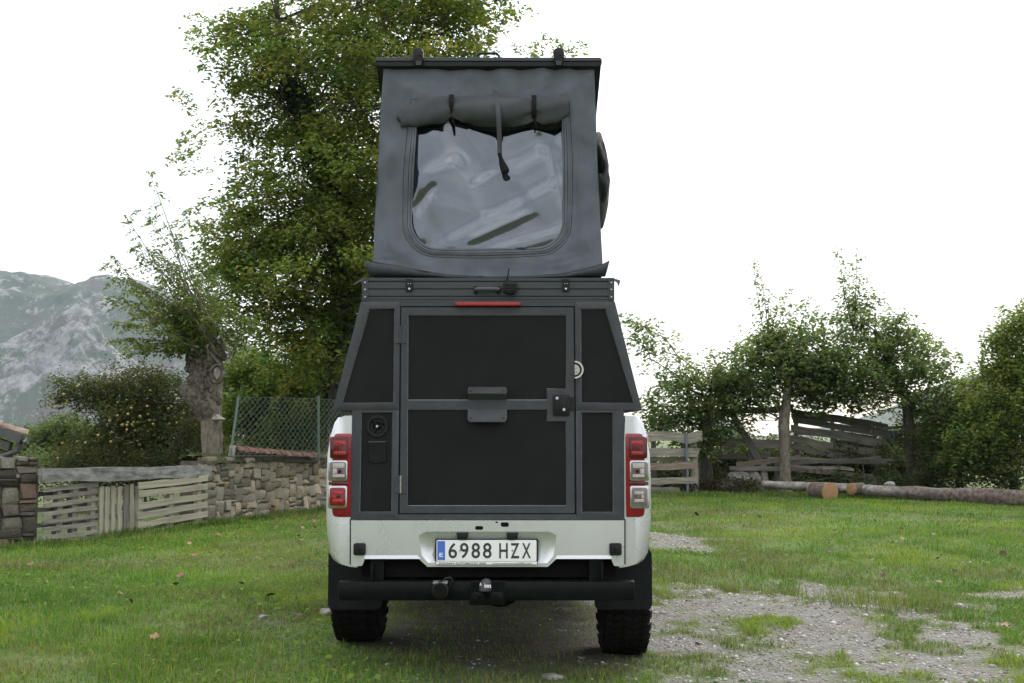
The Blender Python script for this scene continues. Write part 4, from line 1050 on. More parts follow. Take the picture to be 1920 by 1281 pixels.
# --- the big tree behind the pickup
Yb = 22.0
bx = (640-960)/FPX*Yb
tb = [(bx, Yb, gz(bx, Yb)-.15)] + [tuple(P(px, py, Yb+dy)) for px, py, dy in ((642,720,0), (645,560,.1), (640,430,0), (615,330,-.2), (575,235,-.3), (535,140,-.3), (520,40,-.4), (515,-60,-.4))]
big_e = [E(*q) for q in ((660,30,Yb,235,110,2.6), (630,190,Yb,215,120,2.8), (470,160,Yb-.3,85,75,1.4), (435,255,Yb-.4,70,38,1.0,.8), (480,70,Yb,85,75,1.4), (830,20,Yb,115,55,2.0,.9), (935,10,Yb,35,35,.7,.5),
         (670,330,Yb,150,100,2.8), (575,440,Yb,140,75,2.6), (490,445,Yb-.5,85,42,1.2), (645,540,Yb,180,105,3.0), (560,590,Yb-.6,125,85,1.8), (600,680,Yb-.4,95,50,1.8), (470,540,Yb,75,75,1.4), (790,200,Yb,140,140,2.6), (800,480,Yb,150,160,2.6), (700,-80,Yb,240,90,2.4), (520,385,Yb-.6,110,60,1.5), (450,490,Yb-.8,75,60,1.2), (540,500,Yb-1.2,120,90,1.4), (600,330,Yb-1.2,110,80,1.4))]
big = broadleaf('broadleaf_tree', 'tall broadleaf tree with dense yellowing crown rising behind the pickup', 'tree', (bx, Yb, gz(bx, Yb)), tb, [.30,.27,.25,.21,.17,.13,.09,.06,.03], big_e, 700, 150, .110, 11, w=(3,4,2.4,.8,.07,.02), twig=.0065, L_=.95, W=.27, T=.10)
g = np.random.default_rng(12)       # thin outer sprigs, and ivy on the trunk and main limb
sp = np.array([list(P(px, py, Yb+g.normal(0,.4))) for px, py in ((985,95),(1010,85),(1035,75),(1055,95),(1000,105),(1075,92),(970,20),(930,55),(950,40),(345,175),(335,185),(360,205),(335,290),(350,295),(365,280),(370,320),(395,375),(420,372),(400,385),(365,60),(375,35),(385,95),(350,420),(375,430),(360,395))])
p, d = sprays(g, sp, unit(np.stack([np.sign(sp[:,0]-bx), 0*sp[:,0], .1+0*sp[:,0]], 1)), 46, .55, .13, .05)
foliage('outer_sprigs', p, d, .095*(.55+.7*g.random(len(p))), palette(g, len(sp), 46, GREEN_A, (2,4,3,1.5,.2,.05)), M['leaf'], big, g)
n = 9000; t = g.random(n)*5.2+.6; TB = np.array(tb); ax = np.stack([np.interp(t, range(len(TB)), TB[:,k]) for k in range(3)], 1)
vv = unit(g.normal(0,1,(n,3))); pp = ax + vv*(np.interp(t, [0,3,6],[.5,.42,.25])*(.45+.75*g.random(n)))[:,None]
foliage('ivy', pp, unit(vv+np.array([0,0,-.8])), .085*(.6+.6*g.random(n)), np.array([(.022,.040,.015)])*(.6+.9*g.random(n))[:,None], M['leafdark'], big, g, .8, .3, .9)

# --- pollarded ash over the stone wall, with a head of knots and straight shoots
Yp = 17.4
q0 = P(398, 900, Yp)
pol = empty('pollarded_tree', (q0.x, Yp, gz(q0.x, Yp)), 'pollarded tree with gnarled pale trunk and thin upright shoots beside the stone wall', 'tree')
pp_ = [(q0.x, Yp, gz(q0.x, Yp)-.1)] + [tuple(P(px, py, Yp)) for px, py in ((399,860), (398,810), (396,770), (390,735), (388,700), (392,668))]
trunk_mesh('trunk', pp_, [.160,.150,.146,.156,.20,.215,.16], M['barkpale'], pol, 3, 24, .12, .16, 7)
trunk_mesh('limb_stub', [tuple(P(392,775,Yp)), tuple(P(372,752,Yp-.1)), tuple(P(352,735,Yp-.1)), tuple(P(338,728,Yp-.05))], [.17,.15,.11,.06], M['barkhead'], pol, 5, 14, .1, .18)
g = np.random.default_rng(21)
V = []; F = []; o = 0
for k in range(64):
    px, py = 390 + g.normal(0, 17), 692 + g.normal(0, 26)
    c = P(px, py, Yp - .205 + .15*abs(px-390)/36 + g.normal(0, .03)); v, f = lump(c, .028+.055*g.random(), (1, .7, 1.0+.7*g.random()), k+50, .75, 3)
    V.append(v); F.append(f+o); o += len(v)
np_mesh('burl', np.concatenate(V), np.concatenate(F), M['barkhead'], pol, org=WORG[pol.name], sm=True)
bm = bmesh.new(); c = P(407, 701, Yp-.27)
ringp = [Vector((c.x+.095*math.cos(a)*(1+.1*math.sin(3*a)), c.y, c.z+.135*math.sin(a))) for a in np.linspace(0, 2*math.pi, 17)[:-1]]
tube(bm, ringp+[ringp[0]], .028, 7, False)
bm_obj('healed_cut_rim', bm, M['barkhead'], pol)
v, f = lump((c.x, c.y+.02, c.z), 1, (.062,.03,.105), 91, .55, 3); np_mesh('bare_wood', v, f, M['deadwood'], pol, org=WORG[pol.name], sm=True)
bm = bmesh.new(); c = P(408, 786, Yp-.24)
for (dz, rx, h) in ((0, .105, .030), (.022, .075, .026), (.05, .028, .022)):
    vs = bmesh.ops.create_uvsphere(bm, u_segments=16, v_segments=8, radius=1)['verts']
    bmesh.ops.transform(bm, matrix=Matrix.Translation((c.x-.01*(dz > 0), c.y+.05, c.z+dz)) @ Matrix.Diagonal((rx, .10, h, 1)), verts=vs)
bm_obj('bracket_fungus', bm, M['fungus'], pol)
shoots = [(280,325),(262,395),(235,405),(300,405),(330,440),(205,480),(226,520),(198,560),(250,470),(215,640),(240,655),(300,520),(325,500),(345,545),(370,520),(410,515),(432,560),(452,600),(480,590),(272,560),(285,600),(310,620),(250,590),(360,580),(395,560),(225,610),(292,470),(318,575),(270,650),(245,540)]
sh = bmesh.new(); LP = []; LD = []
for i, (px, py) in enumerate(shoots):
    for rep in range(1 if py < 470 else 2):
        yy = Yp + g.normal(0, .55); e = np.array(P(px+g.normal(0,6)*rep, py+g.normal(0,8)*rep, yy)); s0 = np.array(P(390+g.normal(0,22), 668+g.normal(0,9), Yp-.1+g.normal(0,.15)))
        mid = s0*.5+e*.5 + np.array([.12*(s0[0]-e[0]), 0, .16*abs(e[0]-s0[0])]) + g.normal(0,.05,3)
        tt = np.linspace(0,1,7)[:,None]; path = (1-tt)**2*s0 + 2*tt*(1-tt)*mid + tt**2*e
        tube(sh, path, list(np.linspace(.014,.004,7)), 5, False)
        nn = 11 if py < 440 else 15
        for f in np.linspace(.30 if py > 470 else .42, 1.0, nn):
            b0 = (1-f)**2*s0 + 2*f*(1-f)*mid + f*f*e; ax = unit((2*(1-f)*(mid-s0)+2*f*(e-mid))[None])[0]
            az = g.random()*2*np.pi; rd = np.array([math.cos(az), math.sin(az), .15-.4*g.random()]); rl = (.34 if f < .8 else .2)*(.6+.6*g.random())
            for kk in range(9):        # one ash leaf: leaflets in pairs on a drooping stalk
                q = (kk//2+1)/5.0; pos = b0 + rd*rl*q + np.array([0,0,-.10*q*q]); side = np.cross(rd, [0,0,1])*(1 if kk % 2 else -1)
                if kk == 8: side = side*0
                LP.append(pos + side*.045); LD.append(side*.9 + rd*.75 + np.array([0,0,-.25]))
bm_obj('shoots', sh, M['barkpale'], pol)
LP = np.array(LP); LD = unit(np.array(LD)); n = len(LP)
foliage('crown', LP, LD, .105*(.7+.5*g.random(n)), np.array([(.075,.11,.03),(.105,.14,.036),(.14,.165,.045),(.19,.18,.05)])[g.choice(4, n, p=[.35,.35,.22,.08])]*(.75+.5*g.random(n))[:,None], M['leaf'], pol, g, .34)

# --- apple trees behind the gate
def ground_base(px, Y): x = (px-960)/FPX*Y; return (x, Y, gz(x, Y))
PAL_AP = [(.045,.055,.024),(.065,.075,.028),(.09,.09,.034),(.13,.11,.042)]
b0 = ground_base(262, 20.5)
ap = broadleaf('apple_tree', 'apple tree with dull leaves and yellow apples behind the pallet gate', 'tree', b0, [b0, tuple(P(262,860,20.5)), tuple(P(250,810,20.4)), tuple(P(228,770,20.3)), tuple(P(190,735,20.2))], [.13,.12,.11,.08,.05],
   [E(*q) for q in ((258,805,20.5,80,55,1.4), (300,790,20.5,72,72,1.3), (330,830,20.8,50,50,1.0), (185,740,20.2,42,22,.6,1.5), (138,728,20.1,34,18,.5,1.6), (98,752,20,24,16,.35,1.5), (235,730,20.3,50,26,.7), (290,715,20.4,60,35,.8,.8), (185,850,20.4,62,32,1.2), (215,690,20.3,25,18,.4,.5))],
   330, 120, .062, 31, PAL_AP, (4,4,2,.5), .55, .17, .09, twig=.005, droop=.2, asp=.55, bias=.4)
g = np.random.default_rng(33)
n = 210; c, _ = rand_in_ellipsoids(g, [E(*q) for q in ((258,800,20,78,52,1.1), (300,780,20,70,62,1.1), (150,742,19.9,60,20,.5,1.5), (110,752,19.8,32,18,.3,1.5), (170,840,20,70,38,1))], n, .25)
sz = .021 + .008*g.random(n); V = ico[None]*sz[:,None,None] + c[:,None]; F = (np.arange(n)*len(ico))[:,None,None] + icf[None]
tag(np_mesh('apples', V.reshape(-1,3), F.reshape(-1,3), M['apple'], ap, org=WORG[ap.name], sm=True), kind="stuff")
# --- undergrowth, shrubs and trees further back on the left
PAL_SH = [(.075,.115,.03),(.11,.155,.036),(.16,.19,.046),(.24,.23,.06)]
b0 = ground_base(540, 24.5)
broadleaf('shrub', 'light green leafy shrub behind the chain link fence', 'shrub', b0, [b0, tuple(P(540,850,24.5)), tuple(P(535,780,24.5))], [.06,.05,.04], [E(*q) for q in ((500,740,24.5,95,60,1.2), (560,705,24.8,85,55,1.2), (480,690,25,70,45,1.0), (545,770,24.5,90,55,1.2), (610,760,24.5,45,90,1.0), (450,760,24.5,40,60,.8), (520,820,24.2,110,45,1.0))], 300, 110, .095, 41, PAL_SH, (4,4,2,.6), .6, .2, .1, twig=.004)
b0 = ground_base(620, 26)
broadleaf('shrub', 'tall dark shrub hidden partly by the pickup behind the stone wall', 'shrub', b0, [b0, tuple(P(630,840,26)), tuple(P(640,740,26))], [.08,.06,.05], [E(*q) for q in ((640,700,26,80,90,1.4), (690,800,26,90,90,1.4), (420,800,26,60,60,1.0), (590,820,25.5,70,60,1.1), (470,835,25.8,110,42,1.0))], 220, 110, .10, 42, PAL_SH, (5,3,1,.2), .6, .2, .1, twig=.004)
b0 = ground_base(355, 19.2)
broadleaf('bramble_bush', 'tangled brown and green bramble bush at the foot of the pollarded tree', 'bush', b0, [b0, tuple(P(350,890,19.2)), tuple(P(345,850,19.2))], [.03,.025,.02], [E(*q) for q in ((345,850,19.2,35,42,.6), (310,880,19.2,70,40,.7), (230,900,19.2,80,35,.7), (140,905,19.2,70,32,.6), (350,800,19.4,22,40,.4,.7), (180,870,19.3,90,25,.5))], 170, 90, .05, 43, [(.035,.046,.02),(.055,.062,.026),(.08,.08,.034),(.10,.075,.045)], (4,4,2,1), .5, .16, .1, twig=.004)
PAL_FAR = [(.06,.088,.036),(.085,.115,.045),(.11,.135,.052)]
for px, Y, ee, lab, sd in ((112, 46, ((125,812,46,42,30,1.6),(85,835,46,40,28,1.6),(150,830,46,35,28,1.4)), 'small pale green tree in the hazy distance above the gate', 51),
                           (35, 50, ((40,835,50,45,35,1.8),(75,850,50,40,28,1.6),(5,845,50,45,38,1.8)), 'distant round tree beside the tiled roof corner', 52)):
    b0 = ground_base(px, Y)
    broadleaf('distant_tree', lab, 'tree', b0, [b0, tuple(P(px,860,Y)), tuple(P(px,840,Y))], [.18,.15,.1], [E(*q) for q in ee], 170, 75, .15, sd, PAL_FAR, (3,3,2), .9, .3, .16, twig=.008)
b0 = ground_base(-150, 40)
broadleaf('distant_tree', 'dark distant tree row end low behind the left stone pillar', 'tree', ground_base(60, 34), [ground_base(60, 34), tuple(P(60,880,34)), tuple(P(62,865,34))], [.12,.1,.07], [E(*q) for q in ((60,880,34,70,22,1.4), (130,880,34,60,25,1.2), (190,870,34,60,30,1.2))], 120, 75, .12, 53, PAL_FAR, (3,3,1), .8, .25, .14, twig=.006)

# --- trees in the hedge on the right
PAL_R = [(.085,.120,.052),(.11,.150,.060),(.145,.185,.064),(.21,.23,.07)]
def wands(root, g, base_px, tips, Y, n_leaf, size, pal, start=.3):
    bm = bmesh.new(); LP = []; LD = []
    for (bx_, by_), (px, py) in zip(base_px, tips):
        yy = Y + g.normal(0,.3); e = np.array(P(px, py, yy)); s0 = np.array(P(bx_, by_, Y)); mid = (s0+e)/2 + g.normal(0,.08,3)
        tt = np.linspace(0,1,6)[:,None]; path = (1-tt)**2*s0+2*tt*(1-tt)*mid+tt**2*e
        tube(bm, path, list(np.linspace(.014,.004,6)), 5, False)
        for f in np.linspace(start, 1, n_leaf):
            b_ = (1-f)**2*s0+2*f*(1-f)*mid+f*f*e; az = g.random()*2*np.pi
            rd = np.array([math.cos(az), math.sin(az)*.8, -.15]); q = g.random()**.6*.55*(1.15-f)
            for kk in range(5): LP.append(b_ + rd*(q*kk/5+.05) + g.normal(0,.05,3)); LD.append(rd + g.normal(0,.5,3) + np.array([0,0,-.4]))
    bm_obj('shoots', bm, M['bark'], root)
    LP = np.array(LP); n = len(LP)
    foliage('shoot_leaves', LP, unit(np.array(LD)), size*(.6+.6*g.random(n)), np.array(pal)[g.integers(0, len(pal), n)]*(.8+.4*g.random(n))[:,None], M['leaf'], root, g, .5)
g = np.random.default_rng(60)
Y1 = 26.2; b0 = ground_base(1326, Y1)
t1 = broadleaf('hedge_tree', 'small dark trunked hedge tree with sparse leaves next to the pickup tail light', 'tree', b0, [b0, tuple(P(1327,860,Y1)), tuple(P(1326,800,Y1)), tuple(P(1330,750,Y1))], [.11,.10,.10,.07],
   [E(*q) for q in ((1285,775,Y1,62,42,.8), (1345,780,Y1,50,50,.9), (1250,745,Y1,45,40,.7,.6), (1240,690,Y1,40,45,.6,.4), (1300,715,Y1,50,42,.7,.6), (1195,625,Y1,26,50,.5,.35), (1225,650,Y1,30,36,.5,.3), (1350,720,Y1,45,42,.8), (1240,790,Y1,38,25,.6,.7), (1310,830,Y1,40,30,.6,.6))], 160, 46, .125, 61, PAL_R, (4,3,2,.5), .65, .2, .09, twig=.005)
b0 = ground_base(1470, 25.6)
t2 = broadleaf('hedge_tree', 'broad hedge tree on a thick pale trunk in front of the broken fence', 'tree', b0, [b0, tuple(P(1472,850,25.6)), tuple(P(1469,790,25.6)), tuple(P(1476,745,25.8)), tuple(P(1478,700,25.8))], [.125,.12,.12,.10,.06],
   [E(*q) for q in ((1420,675,26,82,48,1.1), (1470,715,26,95,50,1.2), (1385,720,26,55,42,.9), (1510,665,26,70,52,1.1), (1450,640,26,60,28,.8), (1480,745,25.8,70,18,.9,.6), (1400,750,26,50,20,.8,.6), (1550,705,26,60,52,1.0), (1540,762,26,45,16,.6,.6), (1385,785,26,45,18,.6,.6), (1440,775,26.3,40,16,.5,.5))], 235, 50, .125, 62, PAL_R, (4,3,2,.4), .65, .2, .09, bark='barkpale', twig=.005, bias=.4)
wands(t2, g, [(1440,660)]*6+[(1490,650)]*2, [(1412,490),(1425,515),(1440,555),(1460,575),(1478,545),(1500,570),(1515,560),(1535,580)], 26, 16, .115, PAL_R)
b0 = ground_base(1702, 26)
t3 = broadleaf('hedge_tree', 'tallest hedge tree with forked stems behind the long log', 'tree', b0, [b0, tuple(P(1706,860,26)), tuple(P(1705,800,26)), tuple(P(1698,740,26)), tuple(P(1670,680,26)), tuple(P(1640,620,26))], [.10,.10,.13,.11,.08,.05],
   [E(*q) for q in ((1620,610,26,62,52,1.0), (1600,690,26,85,60,1.2), (1670,670,26,78,52,1.1), (1720,725,26,68,50,1.1), (1640,740,26,95,36,1.2), (1580,735,26,55,34,1.0), (1750,690,26,40,30,.7,.6), (1690,640,26,45,38,.8,.7), (1760,760,26,60,50,1.0))], 220, 52, .12, 63, PAL_R, (4,3,2,.5), .65, .2, .09, twig=.005, bias=.4)
wands(t3, g, [(1600,620)]*6+[(1660,620)]*3+[(1720,680)]*3, [(1573,470),(1580,510),(1606,478),(1614,520),(1630,545),(1590,560),(1700,590),(1712,630),(1690,600),(1765,640),(1780,660),(1740,630)], 26, 16, .115, PAL_R)
PAL_Y = [(.085,.125,.036),(.12,.165,.042),(.17,.20,.05),(.23,.23,.06)]
b0 = ground_base(1895, 24)
broadleaf('hedge_tree', 'yellow green leafy tree at the right edge of the photo', 'tree', b0, [b0, tuple(P(1898,850,24)), tuple(P(1900,760,24)), tuple(P(1905,680,24))], [.09,.08,.07,.05],
   [E(*q) for q in ((1880,760,24,72,90,1.2), (1915,660,24,55,85,1.0), (1870,680,24,38,50,.7,.6), (1960,700,24,70,120,1.3), (1905,580,24,24,40,.5,.5), (1850,820,24,60,60,1.0), (1855,640,24,18,22,.3,.3))], 330, 80, .095, 64, PAL_Y, (3,4,3,1), .6, .18, .1, twig=.005)
b0 = ground_base(1800, 25)
broadleaf('bramble_bush', 'dense tangle of brambles between the leaning boards and the right edge', 'bush', b0, [b0, tuple(P(1800,880,25)), tuple(P(1800,840,25))], [.03,.025,.02],
   [E(*q) for q in ((1790,790,25.3,62,55,1.0), (1840,860,24.2,70,50,.9), (1770,860,25.2,50,50,.7,.5), (1900,870,23.6,60,55,.9), (1735,810,25.6,40,40,.6,.6), (1850,780,25,60,70,1.0))], 270, 75, .085, 65, [(.045,.064,.026),(.068,.092,.033),(.10,.12,.04),(.17,.16,.055)], (4,3,2,.6), .6, .18, .1, twig=.0055)
b0 = ground_base(1640, 25.2)
broadleaf('undergrowth_bush', 'low dark undergrowth behind the pale log', 'bush', b0, [b0, tuple(P(1640,905,25.2)), tuple(P(1640,895,25.2))], [.02,.02,.015],
   [E(*q) for q in ((1560,905,25.8,110,16,.5), (1660,905,25.4,90,20,.5), (1740,910,25.0,80,24,.5), (1620,860,26.6,100,28,.5,.4))], 130, 60, .075, 66, [(.04,.058,.025),(.06,.082,.032),(.09,.11,.038)], (4,3,1), .45, .15, .07, twig=.004)
b0 = ground_base(1350, 25.5)
broadleaf('undergrowth_bush', 'dry brown and green undergrowth round the stones by the first fence', 'bush', b0, [b0, tuple(P(1350,915,25.5)), tuple(P(1350,905,25.5))], [.02,.02,.015],
   [E(*q) for q in ((1350,910,25.6,60,18,.5), (1300,912,25.8,40,16,.4), (1410,915,25.2,50,14,.4), (1340,875,26.4,40,25,.4,.5))], 75, 60, .065, 67, [(.03,.036,.017),(.05,.05,.024),(.09,.075,.04)], (4,3,2), .4, .13, .06, twig=.004)

b0 = ground_base(1500, 28.2)
broadleaf('bramble_bush', 'dark weedy thicket seen through the boards of the middle fence', 'bush', b0, [b0, tuple(P(1500,880,28.2)), tuple(P(1500,850,28.2))], [.03,.025,.02],
   [E(*q) for q in ((1350,875,27.8,50,36,.6), (1430,880,27.6,70,34,.6), (1530,875,27.8,80,38,.6), (1630,865,28.0,90,44,.7), (1400,850,28.2,50,34,.5,.8), (1500,848,28.2,60,26,.5,.6), (1720,850,28.2,70,50,.8), (1260,890,28.0,60,24,.6))], 620, 66, .11, 68, [(.045,.06,.026),(.065,.085,.034),(.095,.11,.042),(.16,.17,.055)], (5,4,1.5,.5), .7, .2, .12, twig=.006)

# ================================================================== THE PICKUP WITH ITS POP-UP CAMPER
YR = 6.05                                   # plane of the canopy's rear face
xc = P(916, 800, YR).x
truck = empty('camper_pickup', (xc, 7.3, gz(xc, 7.3)), 'silver pickup with dark grey camper canopy and raised roof tent parked on the grass', 'pickup')
def q(*pts, Y=YR): return [XZ(px, py, Y) for px, py in pts]
def rect(x0, y0, x1, y1, Y=YR): return q((x0,y1),(x1,y1),(x1,y0),(x0,y0), Y=Y)
def part(name, fn, mat, parent=truck, bevel=0.0, seg=2, **k):
    bm = bmesh.new(); fn(bm); return bm_obj(name, bm, M[mat] if isinstance(mat, str) else mat, parent, bevel, seg, **k)
def plate_part(name, pts, y0, y1, mat, parent=truck, bevel=.0015, seg=1):
    return part(name, lambda bm: prism(bm, pts, y0, y1), mat, parent, bevel, seg)
def screw(px, py, y, r=.006, mat='screw', parent=truck, name='screw'):
    x, z = XZ(px, py, y); return part(name, lambda bm: cyl_y(bm, x, z, r, y-.004, y+.004, 10), mat, parent, .001, 1)
F0y, F1y = YR, YR+.04
# --- canopy shell behind the frame, running forward over the bed to the cab
def shell(bm):
    a = q((679,567),(1151,567),(1202,770),(1168,772),(1168,974),(660,974),(663,772),(626,770))
    prism(bm, a, F1y-.004, YR+1.95)
part('canopy_shell', shell, 'frame', truck)
# welded frame
fr = bmesh.new()
UL = q((677,565.5),(750.5,565.5),(748.5,770),(623,770)); ULi = q((692,579),(740,579),(738,755.6),(641,755.6))
LL = q((660,770),(748.5,770),(746.5,975),(657,975)); LLi = q((676.6,773.5),(736,773.5),(734.4,960),(673.8,960))
UR = q((1078,565.5),(1153,565.5),(1204,770),(1079.5,770)); URi = q((1088.5,579),(1136,579),(1189,755.6),(1089.5,755.6))
LR = q((1079.5,770),(1170,770),(1171,975),(1081,975)); LRi = q((1090,773.5),(1150,773.5),(1150.5,960.5),(1090.5,960.5))
for o_, i_ in ((UL,ULi),(LL,LLi),(UR,URi),(LR,LRi)): ring(fr, o_, i_, F0y, F1y)
prism(fr, q((750.5,565.5),(1078,565.5),(1078,574.6),(750.5,574.6)), F0y, F1y)
prism(fr, q((746.6,964.5),(1080.8,964.5),(1081,975),(746.5,975)), F0y, F1y)
bm_obj('canopy_frame', fr, M['frame'], truck, .0016, 1)
def grow_poly(pts, d):
    cx = sum(p[0] for p in pts)/len(pts); cz = sum(p[1] for p in pts)/len(pts)
    return [(x + (d if x > cx else -d), z + (d if z > cz else -d)) for x, z in pts]
for nm, i_ in (('side_panel', ULi), ('side_panel', LLi), ('side_panel', URi), ('side_panel', LRi)):
    pn = plate_part(nm, grow_poly(i_, .004), F0y+.010, F1y-.002, 'panel')
    bm = bmesh.new(); pth = [Vector((x, F0y+.009, z)) for x, z in i_]; tube(bm, pth+[pth[0]], .0032, 5, False); bm_obj('sealant_highlight', bm, M['sealant'], pn)
# --- door
D0 = F0y - .001
door = bmesh.new()
A1 = q((752.5,576.5),(1075.5,576.5),(1076.5,759),(1050,759),(1020,759),(751.5,759)); I1 = q((764.5,590.5),(1062,590.5),(1062,729.5),(1025.7,729.5),(1025.7,750.6),(764.3,750.6))
A2 = q((751.5,759),(1020,759),(1050,759),(1076.5,759),(1077.5,962.3),(749.5,962.3)); I2 = q((763.6,767.4),(1025.7,767.4),(1025.7,789.6),(1062,789.6),(1062,948.9),(763.3,948.9))
ring(door, A1, I1, D0, F1y-.01); ring(door, A2, I2, D0, F1y-.01)
bmesh.ops.remove_doubles(door, verts=list(door.verts), dist=1e-5)
dr = bm_obj('camper_door', door, M['frame'], truck)
for I_ in (I1, I2):
    pn = plate_part('door_panel', I_, D0+.008, F1y-.014, 'panel', dr, 0)
    bm = bmesh.new(); pth = [Vector((x, D0+.0085, z)) for x, z in I_]; tube(bm, pth+[pth[0]], .0036, 5, False); bm_obj('sealant_highlight', bm, M['sealant'], dr)
# hinges
for (ya, yb, m_) in ((611.5, 644, 'frame'), (892, 925, 'frame')):
    def hg(bm, ya=ya, yb=yb):
        prism(bm, rect(739.5,ya,750.2,yb), D0-.004, D0+.002); prism(bm, rect(752.2,ya,763,yb), D0-.004, D0+.002)
    h_ = part('hinge', hg, m_, dr, .001, 1)
    x, z = XZ(751.2, yb, D0); x2, z2 = XZ(751.2, ya, D0)
    part('hinge_pin', lambda bm: tube(bm, [(x, D0-.006, z), (x, D0-.006, z2)], .0048, 8), 'steel' if ya > 800 else 'frame', dr)
# grab brackets bent out of sheet
def bracket(bm, top):
    """a folded sheet: the upper one juts out over a flange that runs back to the door, the lower one slopes out like a lip"""
    if top: rows_ = [[(880,725.6,-.008),(947,725.6,-.008)],[(877,729,-.036),(950.5,729,-.036)],[(877,738,-.040),(950.5,738,-.040)],[(877.6,750.3,-.001),(950,750.3,-.001)]]
    else: rows_ = [[(877,766.8,-.001),(950.5,766.8,-.001)],[(877,769,-.006),(950.5,769,-.006)],[(877,786,-.034),(950.5,786,-.034)],[(880.5,791.5,-.036),(946.5,791.5,-.036)]]
    fr_ = [[bm.verts.new(P(px, py, D0+dy)) for px, py, dy in r] for r in rows_]
    bk_ = [[bm.verts.new(v.co + Vector((0, .0055, .0))) for v in r] for r in fr_]
    for L_ in (fr_, bk_):
        for a, b_ in zip(L_, L_[1:]): bm.faces.new((a[0], a[1], b_[1], b_[0]))
    for a, b_, c, d in zip(fr_, fr_[1:], bk_, bk_[1:]):
        bm.faces.new((a[0], b_[0], d[0], c[0])); bm.faces.new((a[1], c[1], d[1], b_[1]))
    bm.faces.new((fr_[0][0], bk_[0][0], bk_[0][1], fr_[0][1])); bm.faces.new((fr_[-1][0], fr_[-1][1], bk_[-1][1], bk_[-1][0]))
for top in (True, False):
    pb = part('grab_bracket', lambda bm: bracket(bm, top), 'frame', dr)
    for px in (883, 944): screw(px, 733 if top else 784, D0-(.040 if top else .033), .004, 'black', dr)
# latch
lt = plate_part('latch', [p for p in rrect(*XZ(1036.6,780,YR), *XZ(1068,740,YR), .010)], D0-.006, D0+.004, 'black', dr, .0025, 2)
plate_part('latch_paddle', rect(1050,745.5,1064,777), D0-.010, D0-.005, 'black', dr, .002, 2)
plate_part('latch_tongue', rect(1066.5,745,1078.5,770), D0-.004, D0+.004, 'black', dr, .001)
screw(1044.5, 746.8, D0-.007, .0085, 'screw', dr); screw(1057.5, 768, D0-.011, .0085, 'screw', dr)
screw(1071, 689, D0-.001, .003, 'black', dr); screw(1071, 703, D0-.001, .003, 'black', dr)
# half disc of a bright round cover showing past the door edge
def half_disc(r, y0, y1, r_in=0.0):
    x, z = XZ(1077.3, 693.5, YR)
    a = [(x + r*math.cos(t), z + r*math.sin(t)) for t in np.linspace(-math.pi/2, math.pi/2, 20)]
    if r_in: a += [(x + r_in*math.cos(t), z + r_in*math.sin(t)) for t in np.linspace(math.pi/2, -math.pi/2, 20)]
    return a
rv = plate_part('round_cover', half_disc(.0475, 0, 0), F0y-.004, F0y+.001, 'steel', truck, 0)
plate_part('cover_rim', half_disc(.0475, 0, 0, .040), F0y-.009, F0y-.0035, 'chrome', rv, .001)
plate_part('cover_slot', half_disc(.0375, 0, 0, .029), F0y-.0052, F0y-.0045, 'dark', rv, 0)
screw(1082.5, 695, F0y-.006, .006, 'chrome', rv)
# round vent and cover plate on the lower left panel
vx, vz = XZ(707, 799.4, YR); vy = F0y + .010
def vent(bm):
    n = 36
    ring(bm, [(vx+.058*math.cos(t), vz+.058*math.sin(t)) for t in np.linspace(0, 2*math.pi, n+1)[:-1]], [(vx+.041*math.cos(t), vz+.041*math.sin(t)) for t in np.linspace(0, 2*math.pi, n+1)[:-1]], vy-.010, vy+.004)
vt = part('round_vent', vent, 'black', truck, .002, 1)
part('vent_disc', lambda bm: cyl_y(bm, vx, vz, .041, vy-.001, vy+.006), 'dark', vt)
for a0 in (0.5, 2.6, 4.7):
    pts = [(vx+.036*math.cos(t), vz+.036*math.sin(t)) for t in np.linspace(a0, a0+1.6, 9)] + [(vx+.027*math.cos(t), vz+.027*math.sin(t)) for t in np.linspace(a0+1.6, a0, 9)]
    plate_part('vent_blade', pts, vy-.007, vy+.001, 'black', vt, 0)
    a1 = a0+1.6; part('vent_blade', lambda bm: tube(bm, [(vx, vy-.004, vz), (vx+.034*math.cos(a1), vy-.004, vz+.034*math.sin(a1))], .0035, 6), 'black', vt)
screw(707, 799.4, vy-.006, .007, 'screw', vt)
for t in (0.8, 2.3, 3.9, 5.5): 
    part('screw', lambda bm: cyl_y(bm, vx+.0495*math.cos(t), vz+.0495*math.sin(t), .003, vy-.012, vy-.008, 8), 'dark', vt)
cp = plate_part('socket_cover', q((690.5,866),(690.5,830),(692,828.5),(722.5,828.5),(724,830),(724,866),(714,866.5),(711,869),(703,869),(700,866.5)), vy-.007, vy+.003, 'panel', truck, .0015)
plate_part('cover_lip', rect(690.5,827.2,723.5,830), vy-.010, vy-.006, 'frame', cp, .0008)

